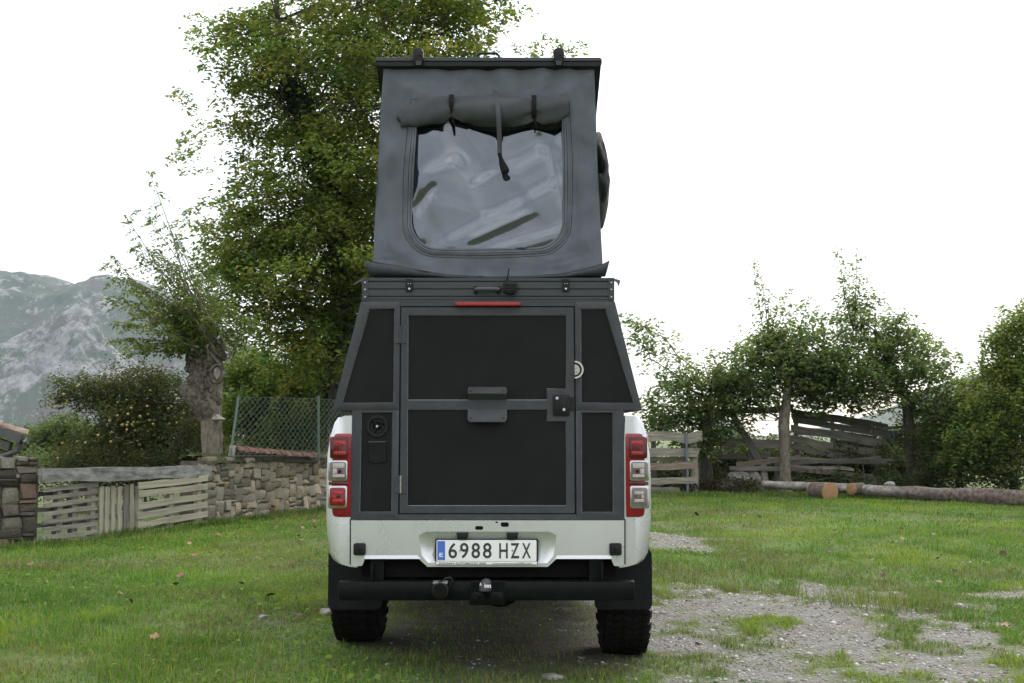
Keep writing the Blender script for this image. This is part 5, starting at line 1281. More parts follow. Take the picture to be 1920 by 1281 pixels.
# --- aluminium box rail under the tent
Yx = 6.06
rl = bmesh.new()
for (ya, yb) in ((521.5,526.8),(529.2,541.0),(543.2,554.8),(557.0,561.2)):
    prism(rl, rect(690.5,ya,1140.5,yb,Yx), Yx, Yx+.03)
prism(rl, rect(689,520.5,1142,564.6,Yx), Yx+.012, Yx+2.15)
prism(rl, rect(690.5,562.2,1140.5,565.4,Yx), Yx-.004, Yx+.03)
rail = bm_obj('box_rail', rl, M['alu'], truck)
for (xa, xb) in ((678.5,690.4),(1140.6,1152)):
    ep = plate_part('end_plate', rect(xa,521,xb,564.5,Yx), Yx-.004, Yx+.05, 'frame', rail, .0015)
    for py in (530,543,557): screw((xa+xb)/2, py, Yx-.006, .0055, 'steel', rail)
for xa in (761, 1054.5):
    plate_part('catch', rect(xa,524,xa+13,546.5,Yx), Yx-.012, Yx+.002, 'black', rail, .0015)
    screw(xa+6.5, 541.5, Yx-.014, .0062, 'screw', rail); screw(xa+4.3, 532, Yx-.013, .0028, 'screw', rail); screw(xa+9, 532, Yx-.013, .0028, 'screw', rail)
def pull(bm):
    a = XZ(892, 544, Yx); b_ = XZ(936, 544, Yx)
    tube(bm, [(a[0], Yx, a[1]), (a[0]+.006, Yx-.03, a[1]), (a[0]+.022, Yx-.036, a[1]), (b_[0]-.022, Yx-.036, b_[1]), (b_[0]-.006, Yx-.03, b_[1]), (b_[0], Yx, b_[1])], .0125, 8)
part('pull_handle', pull, pmat("handle_grey", (.032,.036,.045), None, 8, .5), rail)
for xa in (888.5, 931): plate_part('handle_mount', rrect(*XZ(xa,551,Yx), *XZ(xa+7.5,537,Yx), .006, 3), Yx-.016, Yx+.002, 'black', rail, .001); screw(xa+3.7, 543, Yx-.018, .005, 'steel', rail)
plate_part('latch_box', q((943,534),(947,529.5),(966,529.5),(970,534),(969,547),(964,552.5),(949,552.5),(944,547),Y=Yx), Yx-.042, Yx+.002, 'black', rail, .003, 2)
for k in range(3): plate_part('latch_rib', rect(946,535+k*5,967,537+k*5,Yx), Yx-.046, Yx-.04, 'black', rail, .0008)
a = XZ(949, 531, Yx); b_ = XZ(952, 518, Yx); c = XZ(954.5, 504, Yx)
part('loose_strap_end', lambda bm: tube(bm, [(a[0], Yx-.02, a[1]), (b_[0], Yx-.012, b_[1]), (c[0], Yx+.0, c[1])], [.005,.004,.0035], 6), 'strap', rail)
for (pts) in (((1150,522),(1158,524),(1163.5,526),(1160,538),(1157,530),(1150,526)), ((680,523),(672,526),(664,532),(663,535),(672,529),(680,527))):
    plate_part('fabric_corner', q(*pts, Y=Yx+.1), Yx+.1, Yx+.104, 'fabric', rail, 0)
# red high brake light
def hb(bm): 
    prism(bm, rrect(*XZ(853,574,YR-.02), *XZ(976.5,565.8,YR-.02), .010, 4), YR-.022, YR+.001)
hbl = part('high_brake_light', hb, 'redlens', truck, .002, 2)
for k in range(30):
    px = 858 + k*3.9; part('led', lambda bm: prism(bm, rect(px, 568, px+2.3, 571.8, YR-.02), YR-.0245, YR-.0215), 'redbright', hbl)

# --- silver bed sides
side_px = [(662,779.5),(648,780),(634,783),(627,793),(621,812),(614,850),(612,900),(611.5,968),(613,1000),(617,1035),(624,1048),(634,1056),(650,1061),(664,1063)]
prof = [XZ(px, py, 6.1) for px, py in side_px]
AXY, ARCH = 7.05, .475
wl_z = P(660, 1206, 6.95).z; wr_z = P(1165, 1230, 6.95).z
def bedside(sg):
    bm = bmesh.new(); rows = []
    ys = [6.058, 6.066, 6.085, 6.12, 6.2, 6.35] + list(np.arange(6.50, 7.65, .05)) + [7.8, 8.0, 8.16]
    for yv in ys:
        ins = {6.058:.022, 6.066:.010, 6.085:.003}.get(yv, 0.0)
        row = []; wz = (wl_z if sg < 0 else wr_z) + .385
        dd = yv - AXY; az = wz + math.sqrt(ARCH**2-dd*dd) if abs(dd) < ARCH else -9
        bulge = .045*math.exp(-((yv-AXY)/.5)**2)
        for k, (x, z) in enumerate(prof):
            xo = x - xc; z0 = prof[-1][1]; f = max(0, min(1, (prof[4][1]-z)/(prof[4][1]-z0)))
            x2 = xo + ins*(1 if k > 1 else 0) - bulge*math.sin(math.pi*min(1, f*1.15))*(f > 0)
            z2 = z
            if az > -5 and z < az: z2 = max(z, az - .0*(k)); 
            row.append(bm.verts.new((xc + x2*(-sg if False else (1 if sg < 0 else -1)), yv, z2)))
        rows.append(row)
    for a, b_ in zip(rows, rows[1:]):
        for k in range(len(prof)-1):
            if len({a[k].co.to_tuple(5), a[k+1].co.to_tuple(5), b_[k+1].co.to_tuple(5), b_[k].co.to_tuple(5)}) >= 3: bm.faces.new((a[k], a[k+1], b_[k+1], b_[k]))
    bm.faces.new(rows[0])
    o_ = bm_obj('bed_side', bm, M['silver'], truck); return o_
for sg in (-1, 1): bedside(sg)
# --- lower tail panel in silver with the plate recess
YP = 6.03
tp = bmesh.new(); Q = lambda *p: q(*p, Y=YP)
for poly in (((658,976),(785,976),(785,1004),(791,1042),(785,1048),(707,1048),(684,1048),(679,1061),(664,1062.5),(658,1060)),
             ((785,976),(1043.6,976),(1043.6,1004),(1030,997),(799,997),(785,1004)),
             ((785,1048),(791,1042),(803,1056),(1026,1056),(1038,1042),(1043.6,1048),(1027,1063),(801.6,1063)),
             ((1043.6,976),(1170.5,976),(1170.5,1060),(1164,1062.5),(1151,1061),(1146,1048),(1123,1048),(1043.6,1048),(1038,1042),(1043.6,1004))):
    prism(tp, Q(*poly), YP, YP+.06)
rec = [(785,1004),(799,997),(1030,997),(1043.6,1004),(1038,1042),(1026,1056),(803,1056),(791,1042)]
O = [tp.verts.new((x, YP, z)) for x, z in Q(*rec)]
I = [tp.verts.new((x, YP+.015, z)) for x, z in q(*[(914+(px-914)*.93, 1026.5+(py-1026.5)*(.52 if py < 1020 else .86)) for px, py in rec], Y=YP+.015)]
for k in range(8): tp.faces.new((O[k], O[(k+1) % 8], I[(k+1) % 8], I[k]))
tp.faces.new(I)
tailp = bm_obj('tail_panel', tp, M['silver'], truck)
# the fold along the lower edge of the panel
for poly in (((683,1041.5),(783,1041.5),(789,1048),(683,1048)), ((1045,1041.5),(1148,1041.5),(1146,1048),(1040,1048))):
    a = Q(*poly); bm = bmesh.new()
    vs = [bm.verts.new((a[0][0], YP-.0005, a[0][1])), bm.verts.new((a[1][0], YP-.0005, a[1][1])), bm.verts.new((a[2][0], YP-.004, a[2][1])), bm.verts.new((a[3][0], YP-.004, a[3][1]))]
    ws = [bm.verts.new((v.co.x, YP+.02, v.co.z)) for v in vs]
    bm.faces.new(vs); bm.faces.new(list(reversed(ws)))
    for k in range(4): bm.faces.new((vs[k], ws[k], ws[(k+1) % 4], vs[(k+1) % 4]))
    bm_obj('lower_fold', bm, M['silver'], tailp)
for (xa, ya, xb, yb) in ((891,986.5,906,993.5),(939,979.5,954,988),(929,978,933.5,981)):
    plate_part('dark_hole_plug', rrect(*XZ(xa,yb,YP), *XZ(xb,ya,YP), min(.009, abs(yb-ya)*.0012), 4), YP-.0008, YP+.004, 'dark', tailp, 0)  # black plugs on the surface, painted as the dark inside holes
for xa in (663.5, 1142.5):
    pl_ = plate_part('rubber_stop', rrect(*XZ(xa,1041,YP), *XZ(xa+22.5,1018,YP), .011, 4), YP-.022, YP+.002, 'black', truck, .004, 2)
    screw(xa+11, 1030, YP-.022, .006, 'dark', pl_)
# dark strips painted as the shadow between bed side and tail panel
for (xa, xb) in ((655.6,658),(1170.6,1173)):
    plate_part('seam_shadow', rect(xa,974,xb,1058,YP+.01), YP+.012, YP+.03, 'dark', truck, 0)
# --- number plate
npf = plate_part('number_plate', rrect(*XZ(815.8,1060,YP-.01), *XZ(1008.5,1010.5,YP-.01), .007, 3), YP-.012, YP+.012, 'black', truck, .001, 1)
YN = YP-.0155
wp = plate_part('plate_face', rrect(*XZ(818.4,1052.6,YN), *XZ(1005.8,1012.8,YN), .006, 3), YN, YN+.0035, 'white', npf, 0)
plate_part('plate_footer', rect(816.8,1053.2,1007.3,1058.8,YN), YN, YN+.0035, 'white', npf, 0)
plate_part('country_band', rect(820,1014.6,834.5,1050.3,YN), YN-.0012, YN+.001, 'blue', npf, 0)
def text(name, body, x0, y0, x1, y1, Y, mat, parent, off=0.0, ext=.0006, shear=0.0):
    cu = bpy.data.curves.new(name, 'FONT'); cu.body = body; cu.extrude = .001; cu.offset = off; cu.resolution_u = 4
    ob = bpy.data.objects.new(name, cu); COL.objects.link(ob)
    dg = bpy.context.evaluated_depsgraph_get(); dg.update()
    me = bpy.data.meshes.new_from_object(ob.evaluated_get(dg)); bpy.data.objects.remove(ob); bpy.data.curves.remove(cu)
    n = len(me.vertices); co = np.empty(n*3, np.float32); me.vertices.foreach_get("co", co); co = co.reshape(-1,3)
    lo, hi = co.min(0), co.max(0); (xa, zb), (xb, za) = XZ(x0, y1, Y), XZ(x1, y0, Y)
    u = (co[:,0]-lo[0])/(hi[0]-lo[0]); v = (co[:,1]-lo[1])/(hi[1]-lo[1]); w = (co[:,2]-lo[2])/(hi[2]-lo[2]+1e-9)
    new = np.stack([xa+u*(xb-xa), Y - w*ext, zb+v*(za-zb)], 1); org = new.mean(0); new -= org
    me.vertices.foreach_set("co", new.astype(np.float32).ravel()); me.update(); me.materials.clear(); me.name = name
    return link(name, me, M[mat], parent, org)
for k, ch in enumerate("6988"): text('plate_character', ch, 840.8+k*21.55, 1018, 857+k*21.55, 1047, YN-.0008, 'ink', npf, .012)
for k, ch in enumerate("HZX"): text('plate_character', ch, 936+k*21.4, 1018.5, 952+k*21.6, 1047, YN-.0008, 'ink', npf, .012)
text('country_letter', "E", 823.8, 1036.8, 831, 1044.2, YN-.002, 'whiteink', npf, .01)
text('footer_text', "DONNAY AUTOMOCIÓ 2000", 823, 1053.9, 911.6, 1058.1, YN-.0008, 'ink', npf, .01)
text('footer_text', "www.automocio2000.com", 923, 1054.8, 997.6, 1058.1, YN-.0008, 'ink', npf, .0)
screw(862.5, 1032.5, YN-.001, .0035, 'black', npf); screw(961, 1032.5, YN-.001, .0035, 'black', npf)
for xa in (856, 949.3):
    pl_ = part('plate_lamp', lambda bm: prism(bm, q((xa,998.5),(xa+22.5,998.5),(xa+21,1010),(xa+17,1012.5),(xa+5,1012.5),(xa+1.5,1010),Y=YP-.005), YP-.02, YP+.03), 'black', truck, .003, 2)
# --- tail lights
def tail_light(sg):
    mir = (lambda px: px) if sg < 0 else (lambda px: 1832.3-px)
    YT = 6.045; bm = bmesh.new()
    rowsy = [813,815,820,840,862,880,900,920,940,955,964,968.5,970]; outer = [617.5,615.5,614.3,612.6,611.2,610.4,610,610,610.4,611,612,613.5,617]; inner = [657,658.3,658.8,658.6,658.4,658.2,658,657.8,657.6,657.2,657,656.5,655.5]
    dep_ = [.010,.004,.001,0,0,0,0,0,0,0,.001,.004,.010]
    W = 12; rows = []
    for py, xo, xi, dz in zip(rowsy, outer, inner, dep_):
        row = []
        for j in range(W+1):
            f = j/W; px = xi + (xo-xi)*f; p = P(px, py, YT); x = p.x if sg < 0 else 2*xc-p.x
            curve = .055*max(0, (f-.45)/.55)**2.6 + .004*(f < .01)
            row.append(bm.verts.new((x, YT + curve + dz, p.z)))
        # wrap forward along the flank
        for e in (.02,.045): row.append(bm.verts.new((row[W].co.x + (-.004 if sg < 0 else .004)*(e < .05), row[W].co.y + e, row[W].co.z)))
        rows.append(row)
    for a, b_ in zip(rows, rows[1:]):
        for k in range(len(a)-1): bm.faces.new((a[k], a[k+1], b_[k+1], b_[k]))
    ed = [rows[0][k] for k in range(len(rows[0]))]
    back = [bm.verts.new((v.co.x, 6.12, v.co.z)) for v in (rows[0][0], rows[-1][0])]
    t = bm_obj('tail_light', bm, M['redlens'], truck)
    def win(name, x0, y0, x1, y1, mat, y, dpt=.006, r=.012, par=t):
        a = XZ(mir(x0), y1, YT); b_ = XZ(mir(x1), y0, YT); xa, xb = sorted((a[0], b_[0]))
        return plate_part(name, rrect(xa, a[1], xb, b_[1], r, 4), YT + y, YT + y + dpt, mat, par, min(.003, dpt*.4), 2)
    # top red reflector, clear middle lamp in its bright frame, dark band, lower lamp
    win('dark_surround', 618.5, 819, 653, 860, 'reddark', -.0035)
    win('reflector', 627, 826.5, 648, 835.5, 'redbright', -.006, .004, .003); win('reflector', 627, 846, 648, 852.5, 'redbright', -.006, .004, .003)
    win('lamp_frame', 615, 863.5, 652, 902, 'chrome', -.005); win('clear_lens', 617.5, 866, 649.5, 898.5, 'greyref', -.0085, .005)
    win('reflector', 624.5, 868.5, 646.5, 877.5, 'clearlens', -.011, .003, .003); win('reflector', 624.5, 889.5, 646.5, 895, 'clearlens', -.011, .003, .003); win('reflector', 624.5, 878.5, 632, 888.5, 'clearlens', -.011, .003, .003)
    win('dark_band', 616.5, 903.5, 653, 909.5, 'reddark', -.003, .005, .003)
    win('lamp_frame', 615, 911, 651.5, 953.5, 'chrome', -.005)
    low = ('redlens', 'redbright') if sg < 0 else ('greyref', 'clearlens')
    win('lower_lens', 618, 914.5, 648.5, 948.5, low[0], -.0085, .005)
    win('reflector', 625, 921, 643, 927, low[1], -.011, .003, .002); win('reflector', 625, 935.5, 643, 941.5, low[1], -.011, .003, .002); win('reflector', 625, 928, 630, 934.5, low[1], -.011, .003, .002)
    x, z = XZ(mir(637.5), 884 , YT); part('bulb', lambda bm: cyl_y(bm, x, z, .010, YT-.012, YT-.008, 12), 'dark' if True else 'chrome', t, .002, 1)
    x2, z2 = XZ(mir(635.5), 931, YT); part('bulb', lambda bm: cyl_y(bm, x2, z2, .009, YT-.0125, YT-.008, 12), 'reddark' if sg < 0 else 'greyref', t, .002, 1)
    # fine prism bars across the lenses
    bm = bmesh.new()
    for k in range(9):
        for (xa, ya, xb, yb) in ((626,826,648.5,853),(624,868,647,896),(624,920,644,942)):
            px = xa + (xb-xa)*k/8; a = XZ(mir(px), yb, YT); b_ = XZ(mir(px), ya, YT); xm = a[0]
            box(bm, (xm, YT-.0115, (a[1]+b_[1])/2), (.0011, .0016, b_[1]-a[1]))
    bm_obj('lens_ribs', bm, M['redlens'] if False else pmat("lens_rib%d" % sg, (.20,.05,.05), None, 10, .3), t)["kind"] = "stuff"
for sg in (-1, 1): tail_light(sg)
# --- mud flaps, tow bar, underside
for (xa, xb, inn) in ((614.5,717.5,1),(1115,1222,-1)):
    a = XZ(xa,1143,6.6); b_ = XZ(xb,1030,6.6)
    plate_part('mud_flap', rrect(a[0], a[1], b_[0], b_[1], .03, 5), 6.60, 6.612, 'rubber', truck, .002, 1)
YB = 5.985
a = XZ(634.5,1126.5,YB); b_ = XZ(1190.5,1091,YB)
bar = part('tow_bar', lambda bm: box(bm, ((a[0]+b_[0])/2, YB+.045, (a[1]+b_[1])/2), (b_[0]-a[0], .09, b_[1]-a[1])), 'barpaint', truck, .004, 2)
for (xa, xb) in ((695,720),(1104,1131)):
    plate_part('bar_bracket', rect(xa,1050,xb,1092,YB+.07), YB+.06, YB+.10, 'barpaint', bar, .002); plate_part('bar_gusset', rect(xa+1 if xa < 900 else xb-5,1058,xa+5 if xa < 900 else xb-1,1092,YB+.02), YB+.0, YB+.06, 'barpaint', bar, .001)
ctr = plate_part('hitch_plate', rect(880.5,1089.5,947,1135,YB-.012), YB-.014, YB-.001, 'barpaint', bar, .002)
plate_part('hitch_flange', q((885,1132),(885,1113),(889,1109.5),(902,1109.5),(904,1111),(918,1111),(920,1109.5),(939,1109.5),(944,1113),(944,1132),Y=YB-.02), YB-.034, YB-.013, 'barpaint', bar, .003, 2)
for px in (893.5, 928.5):
    x, z = XZ(px, 1118.5, YB-.03); part('bolt', lambda bm: cyl_y(bm, x, z, .017, YB-.046, YB-.033, 6), 'barpaint', bar, .002, 1)
part('hitch_neck', lambda bm: tube(bm, [P(913,1116,YB-.05), P(912,1108,YB-.075), P(911,1102,YB-.085)], [.02,.019,.018], 10), 'barpaint', bar)
cx_, cz_ = XZ(911, 1096, YB-.085)
def cap(bm):
    prof_ = [(-.034,.028),(-.030,.033),(-.006,.032),(-.002,.029),(.006,.028),(.018,.024),(.027,.015),(.0305,.0)]
    rings = [[bm.verts.new((cx_ + r*math.cos(t) + .10*h, YB-.085 + r*math.sin(t), cz_ + h)) for t in np.linspace(0, 2*math.pi, 23)[:-1]] for h, r in prof_]
    for a, b_ in zip(rings, rings[1:]):
        for k in range(22): bm.faces.new((a[k], a[(k+1) % 22], b_[(k+1) % 22], b_[k]))
part('ball_cap', cap, pmat("ball_cap_rubber", (.016,.018,.021), (.03,.033,.038), 30, .5), bar)
tx = text('cap_lettering', "brera", 908.3, 1094, 920.6, 1102.5, YB-.119, 'whiteink', bar, .03)
text('cap_lettering', "A", 899.2, 1092.5, 903, 1098.5, YB-.1175, 'whiteink', bar, .03)
# trailer socket with lifting lid
sx_, sz_ = XZ(826, 1106, YB-.03)
def sock(bm): cyl_y(bm, sx_, sz_, .044, YB-.055, YB-.002, 24)
so = part('trailer_socket', sock, 'black', bar, .004, 2)
plate_part('socket_face', [(sx_+.034*math.cos(t), sz_+.034*math.sin(t)) for t in np.linspace(0, 2*math.pi, 25)[:-1]], YB-.058, YB-.05, 'dark', bar, .001)
part('socket_shelf', lambda bm: box(bm, (P(826,1092,YB-.02).x, YB-.02, P(826,1092,YB-.02).z), (.075, .07, .010)), 'sealant', bar, .002)
part('socket_lid_hook', lambda bm: tube(bm, [P(828,1091,YB-.03), P(836,1084.5,YB-.03), P(845,1083.5,YB-.03), P(848.5,1087,YB-.03), P(846,1094,YB-.03), P(841.5,1100,YB-.03)], [.004,.006,.007,.008,.007,.005], 8), 'black', bar)
# underside: spare wheel, rails, axle, exhaust
zb = P(916,1072,6.3).z
part('chassis', lambda bm: (box(bm, (xc-.42, 7.6, zb-.02), (.09, 2.9, .13)), box(bm, (xc+.42, 7.6, zb-.02), (.09, 2.9, .13)), box(bm, (xc, 6.16, zb+.04), (1.35, .10, .09)), box(bm, (xc, 9.0, zb+.10), (1.60, 2.0, .16)), box(bm, (xc, 7.15, zb+.22), (1.2, 2.1, .10))), 'dark')
part('light_block_tank', lambda bm: box(bm, (xc-.10, 8.35, zb-.12), (.62, 1.15, .26)), 'dark', truck, .03, 2)  # unseen tank added to keep side light off the ground
part('light_block_guard', lambda bm: (box(bm, (xc, 10.1, zb-.14), (.95, 1.5, .10)), box(bm, (xc, 9.3, zb-.10), (.40, 1.6, .22))), 'dark', truck, .02, 2)  # unseen guard added to block light reaching under the truck
for sgx in (-1, 1): part('light_block_step', lambda bm: box(bm, (xc+sgx*.80, 9.0, zb-.14), (.18, 1.9, .07)), 'black', truck, .02, 2)  # unseen steps added to shut out light from the flanks
axz = (wl_z+wr_z)/2 + .386
part('rear_axle', lambda bm: (tube(bm, [(xc-.75, AXY, wl_z+.386), (xc+.75, AXY, wr_z+.386)], .05, 10), bmesh.ops.create_uvsphere(bm, u_segments=14, v_segments=10, radius=.15, matrix=Matrix.Translation((xc+.05, AXY, axz)))), 'dark')
part('exhaust', lambda bm: tube(bm, [(xc+.62, 8.5, zb-.02), (xc+.60, 7.3, zb+.0), (xc+.52, 6.5, zb-.01), (xc+.55, 6.25, zb-.03)], .035, 10), 'dark')
# wheels
def tyre_mesh():
    bm = bmesh.new()
    pr = [(-.105,.215),(-.128,.245),(-.136,.295),(-.131,.335),(-.118,.360),(-.100,.372),(0,.377),(.100,.372),(.118,.360),(.131,.335),(.136,.295),(.128,.245),(.105,.215)]
    lathe_x(bm, pr, 56)
    g = np.random.default_rng(4); n = 52
    def blk(x0, x1, a0, a1, r0, r1, sk):
        vs = []
        for r in (r0, r1):
            for (x, a) in ((x0, a0), (x1, a0+sk), (x1, a1+sk), (x0, a1)):
                rr = r - .10*abs(x)**1.6*1.2
                vs.append(bm.verts.new((x, rr*math.cos(a), rr*math.sin(a))))
        for f in ((0,1,2,3),(7,6,5,4),(0,4,5,1),(1,5,6,2),(2,6,7,3),(3,7,4,0)): bm.faces.new([vs[k] for k in f])
    for k in range(n):
        a = 2*math.pi*k/n; w = 2*math.pi/n
        for j, (x0, x1, sk, o) in enumerate(((-.126,-.084,.35,0),(-.078,-.030,-.5,.4),(-.024,.024,.5,.1),(.030,.078,-.5,.6),(.084,.126,.35,.3))):
            blk(x0, x1, a+w*o, a+w*(o+.74), .366, .3885 if 0 < j < 4 else .3865, sk*w)
    for sgx in (-1, 1):      # shoulder lugs
        for k in range(26):
            a = 2*math.pi*k/26; vs = []
            for (x, r) in ((.118,.372),(.137,.335)):
                for aa in (a, a+.13): vs.append((sgx*x, r*math.cos(aa), r*math.sin(aa)))
            v = [bm.verts.new(Vector(p)) for p in vs] + [bm.verts.new(Vector((p[0]+sgx*.006, p[1]*1.006, p[2]*1.006))) for p in vs]
            for f in ((0,1,3,2),(4,6,7,5),(0,4,5,1),(2,3,7,6),(0,2,6,4),(1,5,7,3)): bm.faces.new([v[i] for i in f])
    bmesh.ops.recalc_face_normals(bm, faces=list(bm.faces))
    me = bpy.data.meshes.new('tyre'); bm.to_mesh(me); bm.free(); smooth(me, 30); me.materials.append(M['tyre']); return me
def rim_mesh():
    bm = bmesh.new(); lathe_x(bm, [(.10,.222),(.085,.20),(.04,.19),(-.08,.19),(-.10,.218)], 40)
    cyl = [[bm.verts.new((x, r*math.cos(2*math.pi*k/24), r*math.sin(2*math.pi*k/24))) for k in range(24)] for x, r in ((.02,.075),(.06,.065),(.062,.0))]
    for a, b_ in zip(cyl, cyl[1:]):
        for k in range(24): bm.faces.new((a[k], a[(k+1) % 24], b_[(k+1) % 24], b_[k]))
    for k in range(6):
        a = 2*math.pi*k/6; box(bm, (.045, .13*math.cos(a), .13*math.sin(a)), (.03, .05, .14), Matrix.Rotation(a - math.pi/2 + math.pi/2 + math.pi/2, 3, 'X') if False else Matrix.Rotation(math.atan2(-math.cos(a), math.sin(a)) , 3, 'X'))
    me = bpy.data.meshes.new('rim'); bm.to_mesh(me); bm.free(); smooth(me, 30); me.materials.append(M['rim']); return me
TY, RM = tyre_mesh(), rim_mesh()
for i, (x, y, zg) in enumerate(((-.797, AXY, wl_z), (.797, AXY, wr_z), (-.80, AXY+3.2, wl_z), (.80, AXY+3.2, wr_z))):
    if i > 1: zg = gz(xc+x, y) + .005
    w_ = link('wheel', RM, None, truck, (xc+x, y, zg+.386), (0, 0, 0 if x > 0 else math.pi)); t_ = link('tyre', TY, None, w_, (xc+x, y, zg+.386))
sp_ = link('spare_tyre', TY, None, truck, (P(890,1078,6.62).x, 6.66, P(890,1070,6.4).z+.05), (0, R(90), 0))

# --- cab and bonnet further forward
def cabp(bm):
    z0 = zb + .10; zr = CAM_H + .44
    prof_ = [(8.20, z0), (8.20, zr-.12), (8.32, zr-.02), (8.7, zr), (9.4, zr-.03), (10.05, z0+.72), (11.15, z0+.62), (11.32, z0+.5), (11.36, z0)]
    for sx2 in ():
        pass
    L_ = []
    for sgx in (-1, 1):
        L_.append([bm.verts.new((xc + sgx*(.86 - (.14*max(0, (z-(z0+.7)))/.6)), y, z)) for y, z in prof_])
    bm.faces.new(L_[0]); bm.faces.new(list(reversed(L_[1])))
    for k in range(len(prof_)): bm.faces.new((L_[0][k], L_[1][k], L_[1][(k+1) % len(prof_)], L_[0][(k+1) % len(prof_)]))
part('cab', cabp, 'silver', truck, .03, 3)
for sgx in (-1, 1):
    for (ya, yb) in ((8.30, 9.02), (9.10, 9.85)):
        z0 = zb + .85; z1 = CAM_H + .36; bm = bmesh.new(); xo = lambda z: xc + sgx*(.868 - (.14*max(0, (z-(zb+.8)))/.6))
        top_b = yb - (.0 if yb < 9.5 else .38)
        vs = [(ya, z0), (yb, z0), (top_b, z1), (ya+.04, z1)]
        a = [bm.verts.new((xo(z), y, z)) for y, z in vs]; b_ = [bm.verts.new((xo(z)-sgx*.012, y, z)) for y, z in vs]
        bm.faces.new(a); bm.faces.new(list(reversed(b_)))
        for k in range(4): bm.faces.new((a[k], b_[k], b_[(k+1) % 4], a[(k+1) % 4]))
        bm_obj('cab_window', bm, M['glass'], truck)

# --- the raised wedge roof of the tent
YT_ = 6.14; YRo = 6.06
zt_r = P(916, 109, YRo).z; zb_r = P(916, 126, YRo).z; zrail = P(916, 520.5, Yx).z
xl, xr_ = P(704, 115, YRo).x, P(1128.5, 115, YRo).x
fz = zrail + .10; YF = 8.32
def roof(bm):
    pr = [(YRo+.012, zb_r+.004), (YRo+.012, zt_r-.004), (YF, fz+.03), (YF, fz-.03)]
    ch = .012
    a = [bm.verts.new((xl+.004, y, z)) for y, z in pr]; b_ = [bm.verts.new((xr_-.004, y, z)) for y, z in pr]
    bm.faces.new(a); bm.faces.new(list(reversed(b_)))
    for k in range(4): bm.faces.new((a[k], b_[k], b_[(k+1) % 4], a[(k+1) % 4]))
rf = part('roof_shell', roof, 'black', truck, .004, 1)
plate_part('rear_profile', q((704,112),(707,108.5),(1125,108.5),(1128.5,112),(1128.5,114.8),(704,114.8),Y=YRo), YRo-.006, YRo+.02, 'alu', rf, .001)
plate_part('rear_profile', q((703.5,116),(1129,116),(1128,121),(1121,124.5),(711,124.5),(704.5,121),Y=YRo), YRo-.003, YRo+.02, 'black', rf, .001)
for px in (784, 1047):
    def hb2(bm, px=px):
        prism(bm, q((px-9.5,110),(px-9.5,99),(px-7,94.5),(px-2,93),(px+3,93),(px+8,95),(px+10.5,100),(px+10.5,112),(px+8,123.5),(px-6,123.5),Y=YRo), YRo-.03, YRo-.004)
    hb_ = part('roof_hinge', hb2, 'black', rf, .004, 2)
    plate_part('hinge_slot', rect(px-4.5,114,px+6,122.5,YRo-.03), YRo-.032, YRo-.028, 'frame', rf, .0008); screw(px+3, 104, YRo-.032, .004, 'dark', rf)
part('roof_handle', lambda bm: tube(bm, [P(896,112,YRo+.01), P(895,105,YRo+.01), P(899,100.5,YRo+.01), P(931,100.5,YRo+.01), P(935.5,105,YRo+.01), P(935,112,YRo+.01)], .0075, 8), 'black', rf)
# canvas
def cross_poly(pts, cx, cy, ang):
    best = None; dx, dy = math.cos(ang), math.sin(ang)
    for (x0, y0), (x1, y1) in zip(pts, pts[1:]+pts[:1]):
        ex, ey = x1-x0, y1-y0; den = dx*ey - dy*ex
        if abs(den) < 1e-9: continue
        t = ((x0-cx)*ey - (y0-cy)*ex)/den; s = ((x0-cx)*dy - (y0-cy)*dx)/den
        if t > 0 and -1e-6 <= s <= 1+1e-6 and (best is None or t < best): best = t
    return best
outl = [(719,126),(1114,126),(1117,200),(1120,300),(1125,400),(1130,494),(1105,502),(1060,512),(1000,517),(915,518.5),(840,515),(780,505.5),(735,497),(700,491),(703,400),(709,300),(714,200)]
wpts = [(784,200),(1053,200),(1054.5,300),(1055,412)] + [(1003+52*math.cos(a), 412+52*math.sin(a)) for a in np.linspace(.15, math.pi/2, 8)] + [(824+52*math.cos(a), 414+52*math.sin(a)) for a in np.linspace(math.pi/2, math.pi-.1, 8)] + [(772,414),(776,320)]
cwx, cwy = 914, 330
angs = sorted(set([round(a, 5) for a in np.linspace(-math.pi, math.pi, 145)[:-1]] + [round(math.atan2(y-cwy, x-cwx), 5) for x, y in outl[:2]+[outl[5], outl[13]]]))
OUT = [(cwx + cross_poly(outl, cwx, cwy, a)*math.cos(a), cwy + cross_poly(outl, cwx, cwy, a)*math.sin(a)) for a in angs]
WIN = [(cwx + cross_poly(wpts, cwx, cwy, a)*math.cos(a), cwy + cross_poly(wpts, cwx, cwy, a)*math.sin(a)) for a in angs]
WIN2 = [(cwx + (cross_poly(wpts, cwx, cwy, a)+13)*math.cos(a), cwy + (cross_poly(wpts, cwx, cwy, a)+13)*math.sin(a)) for a in angs]
def ridge(px, py, x0, y0, x1, y1, w, amp):
    dx, dy = x1-x0, y1-y0; L2 = dx*dx+dy*dy; t = np.clip(((px-x0)*dx+(py-y0)*dy)/L2, -.2, 1.2); d = np.hypot(px-x0-t*dx, py-y0-t*dy)
    return amp*np.exp(-(d/w)**2)*np.exp(-np.clip(np.abs(t-.5)-.5, 0, None)**2*40)
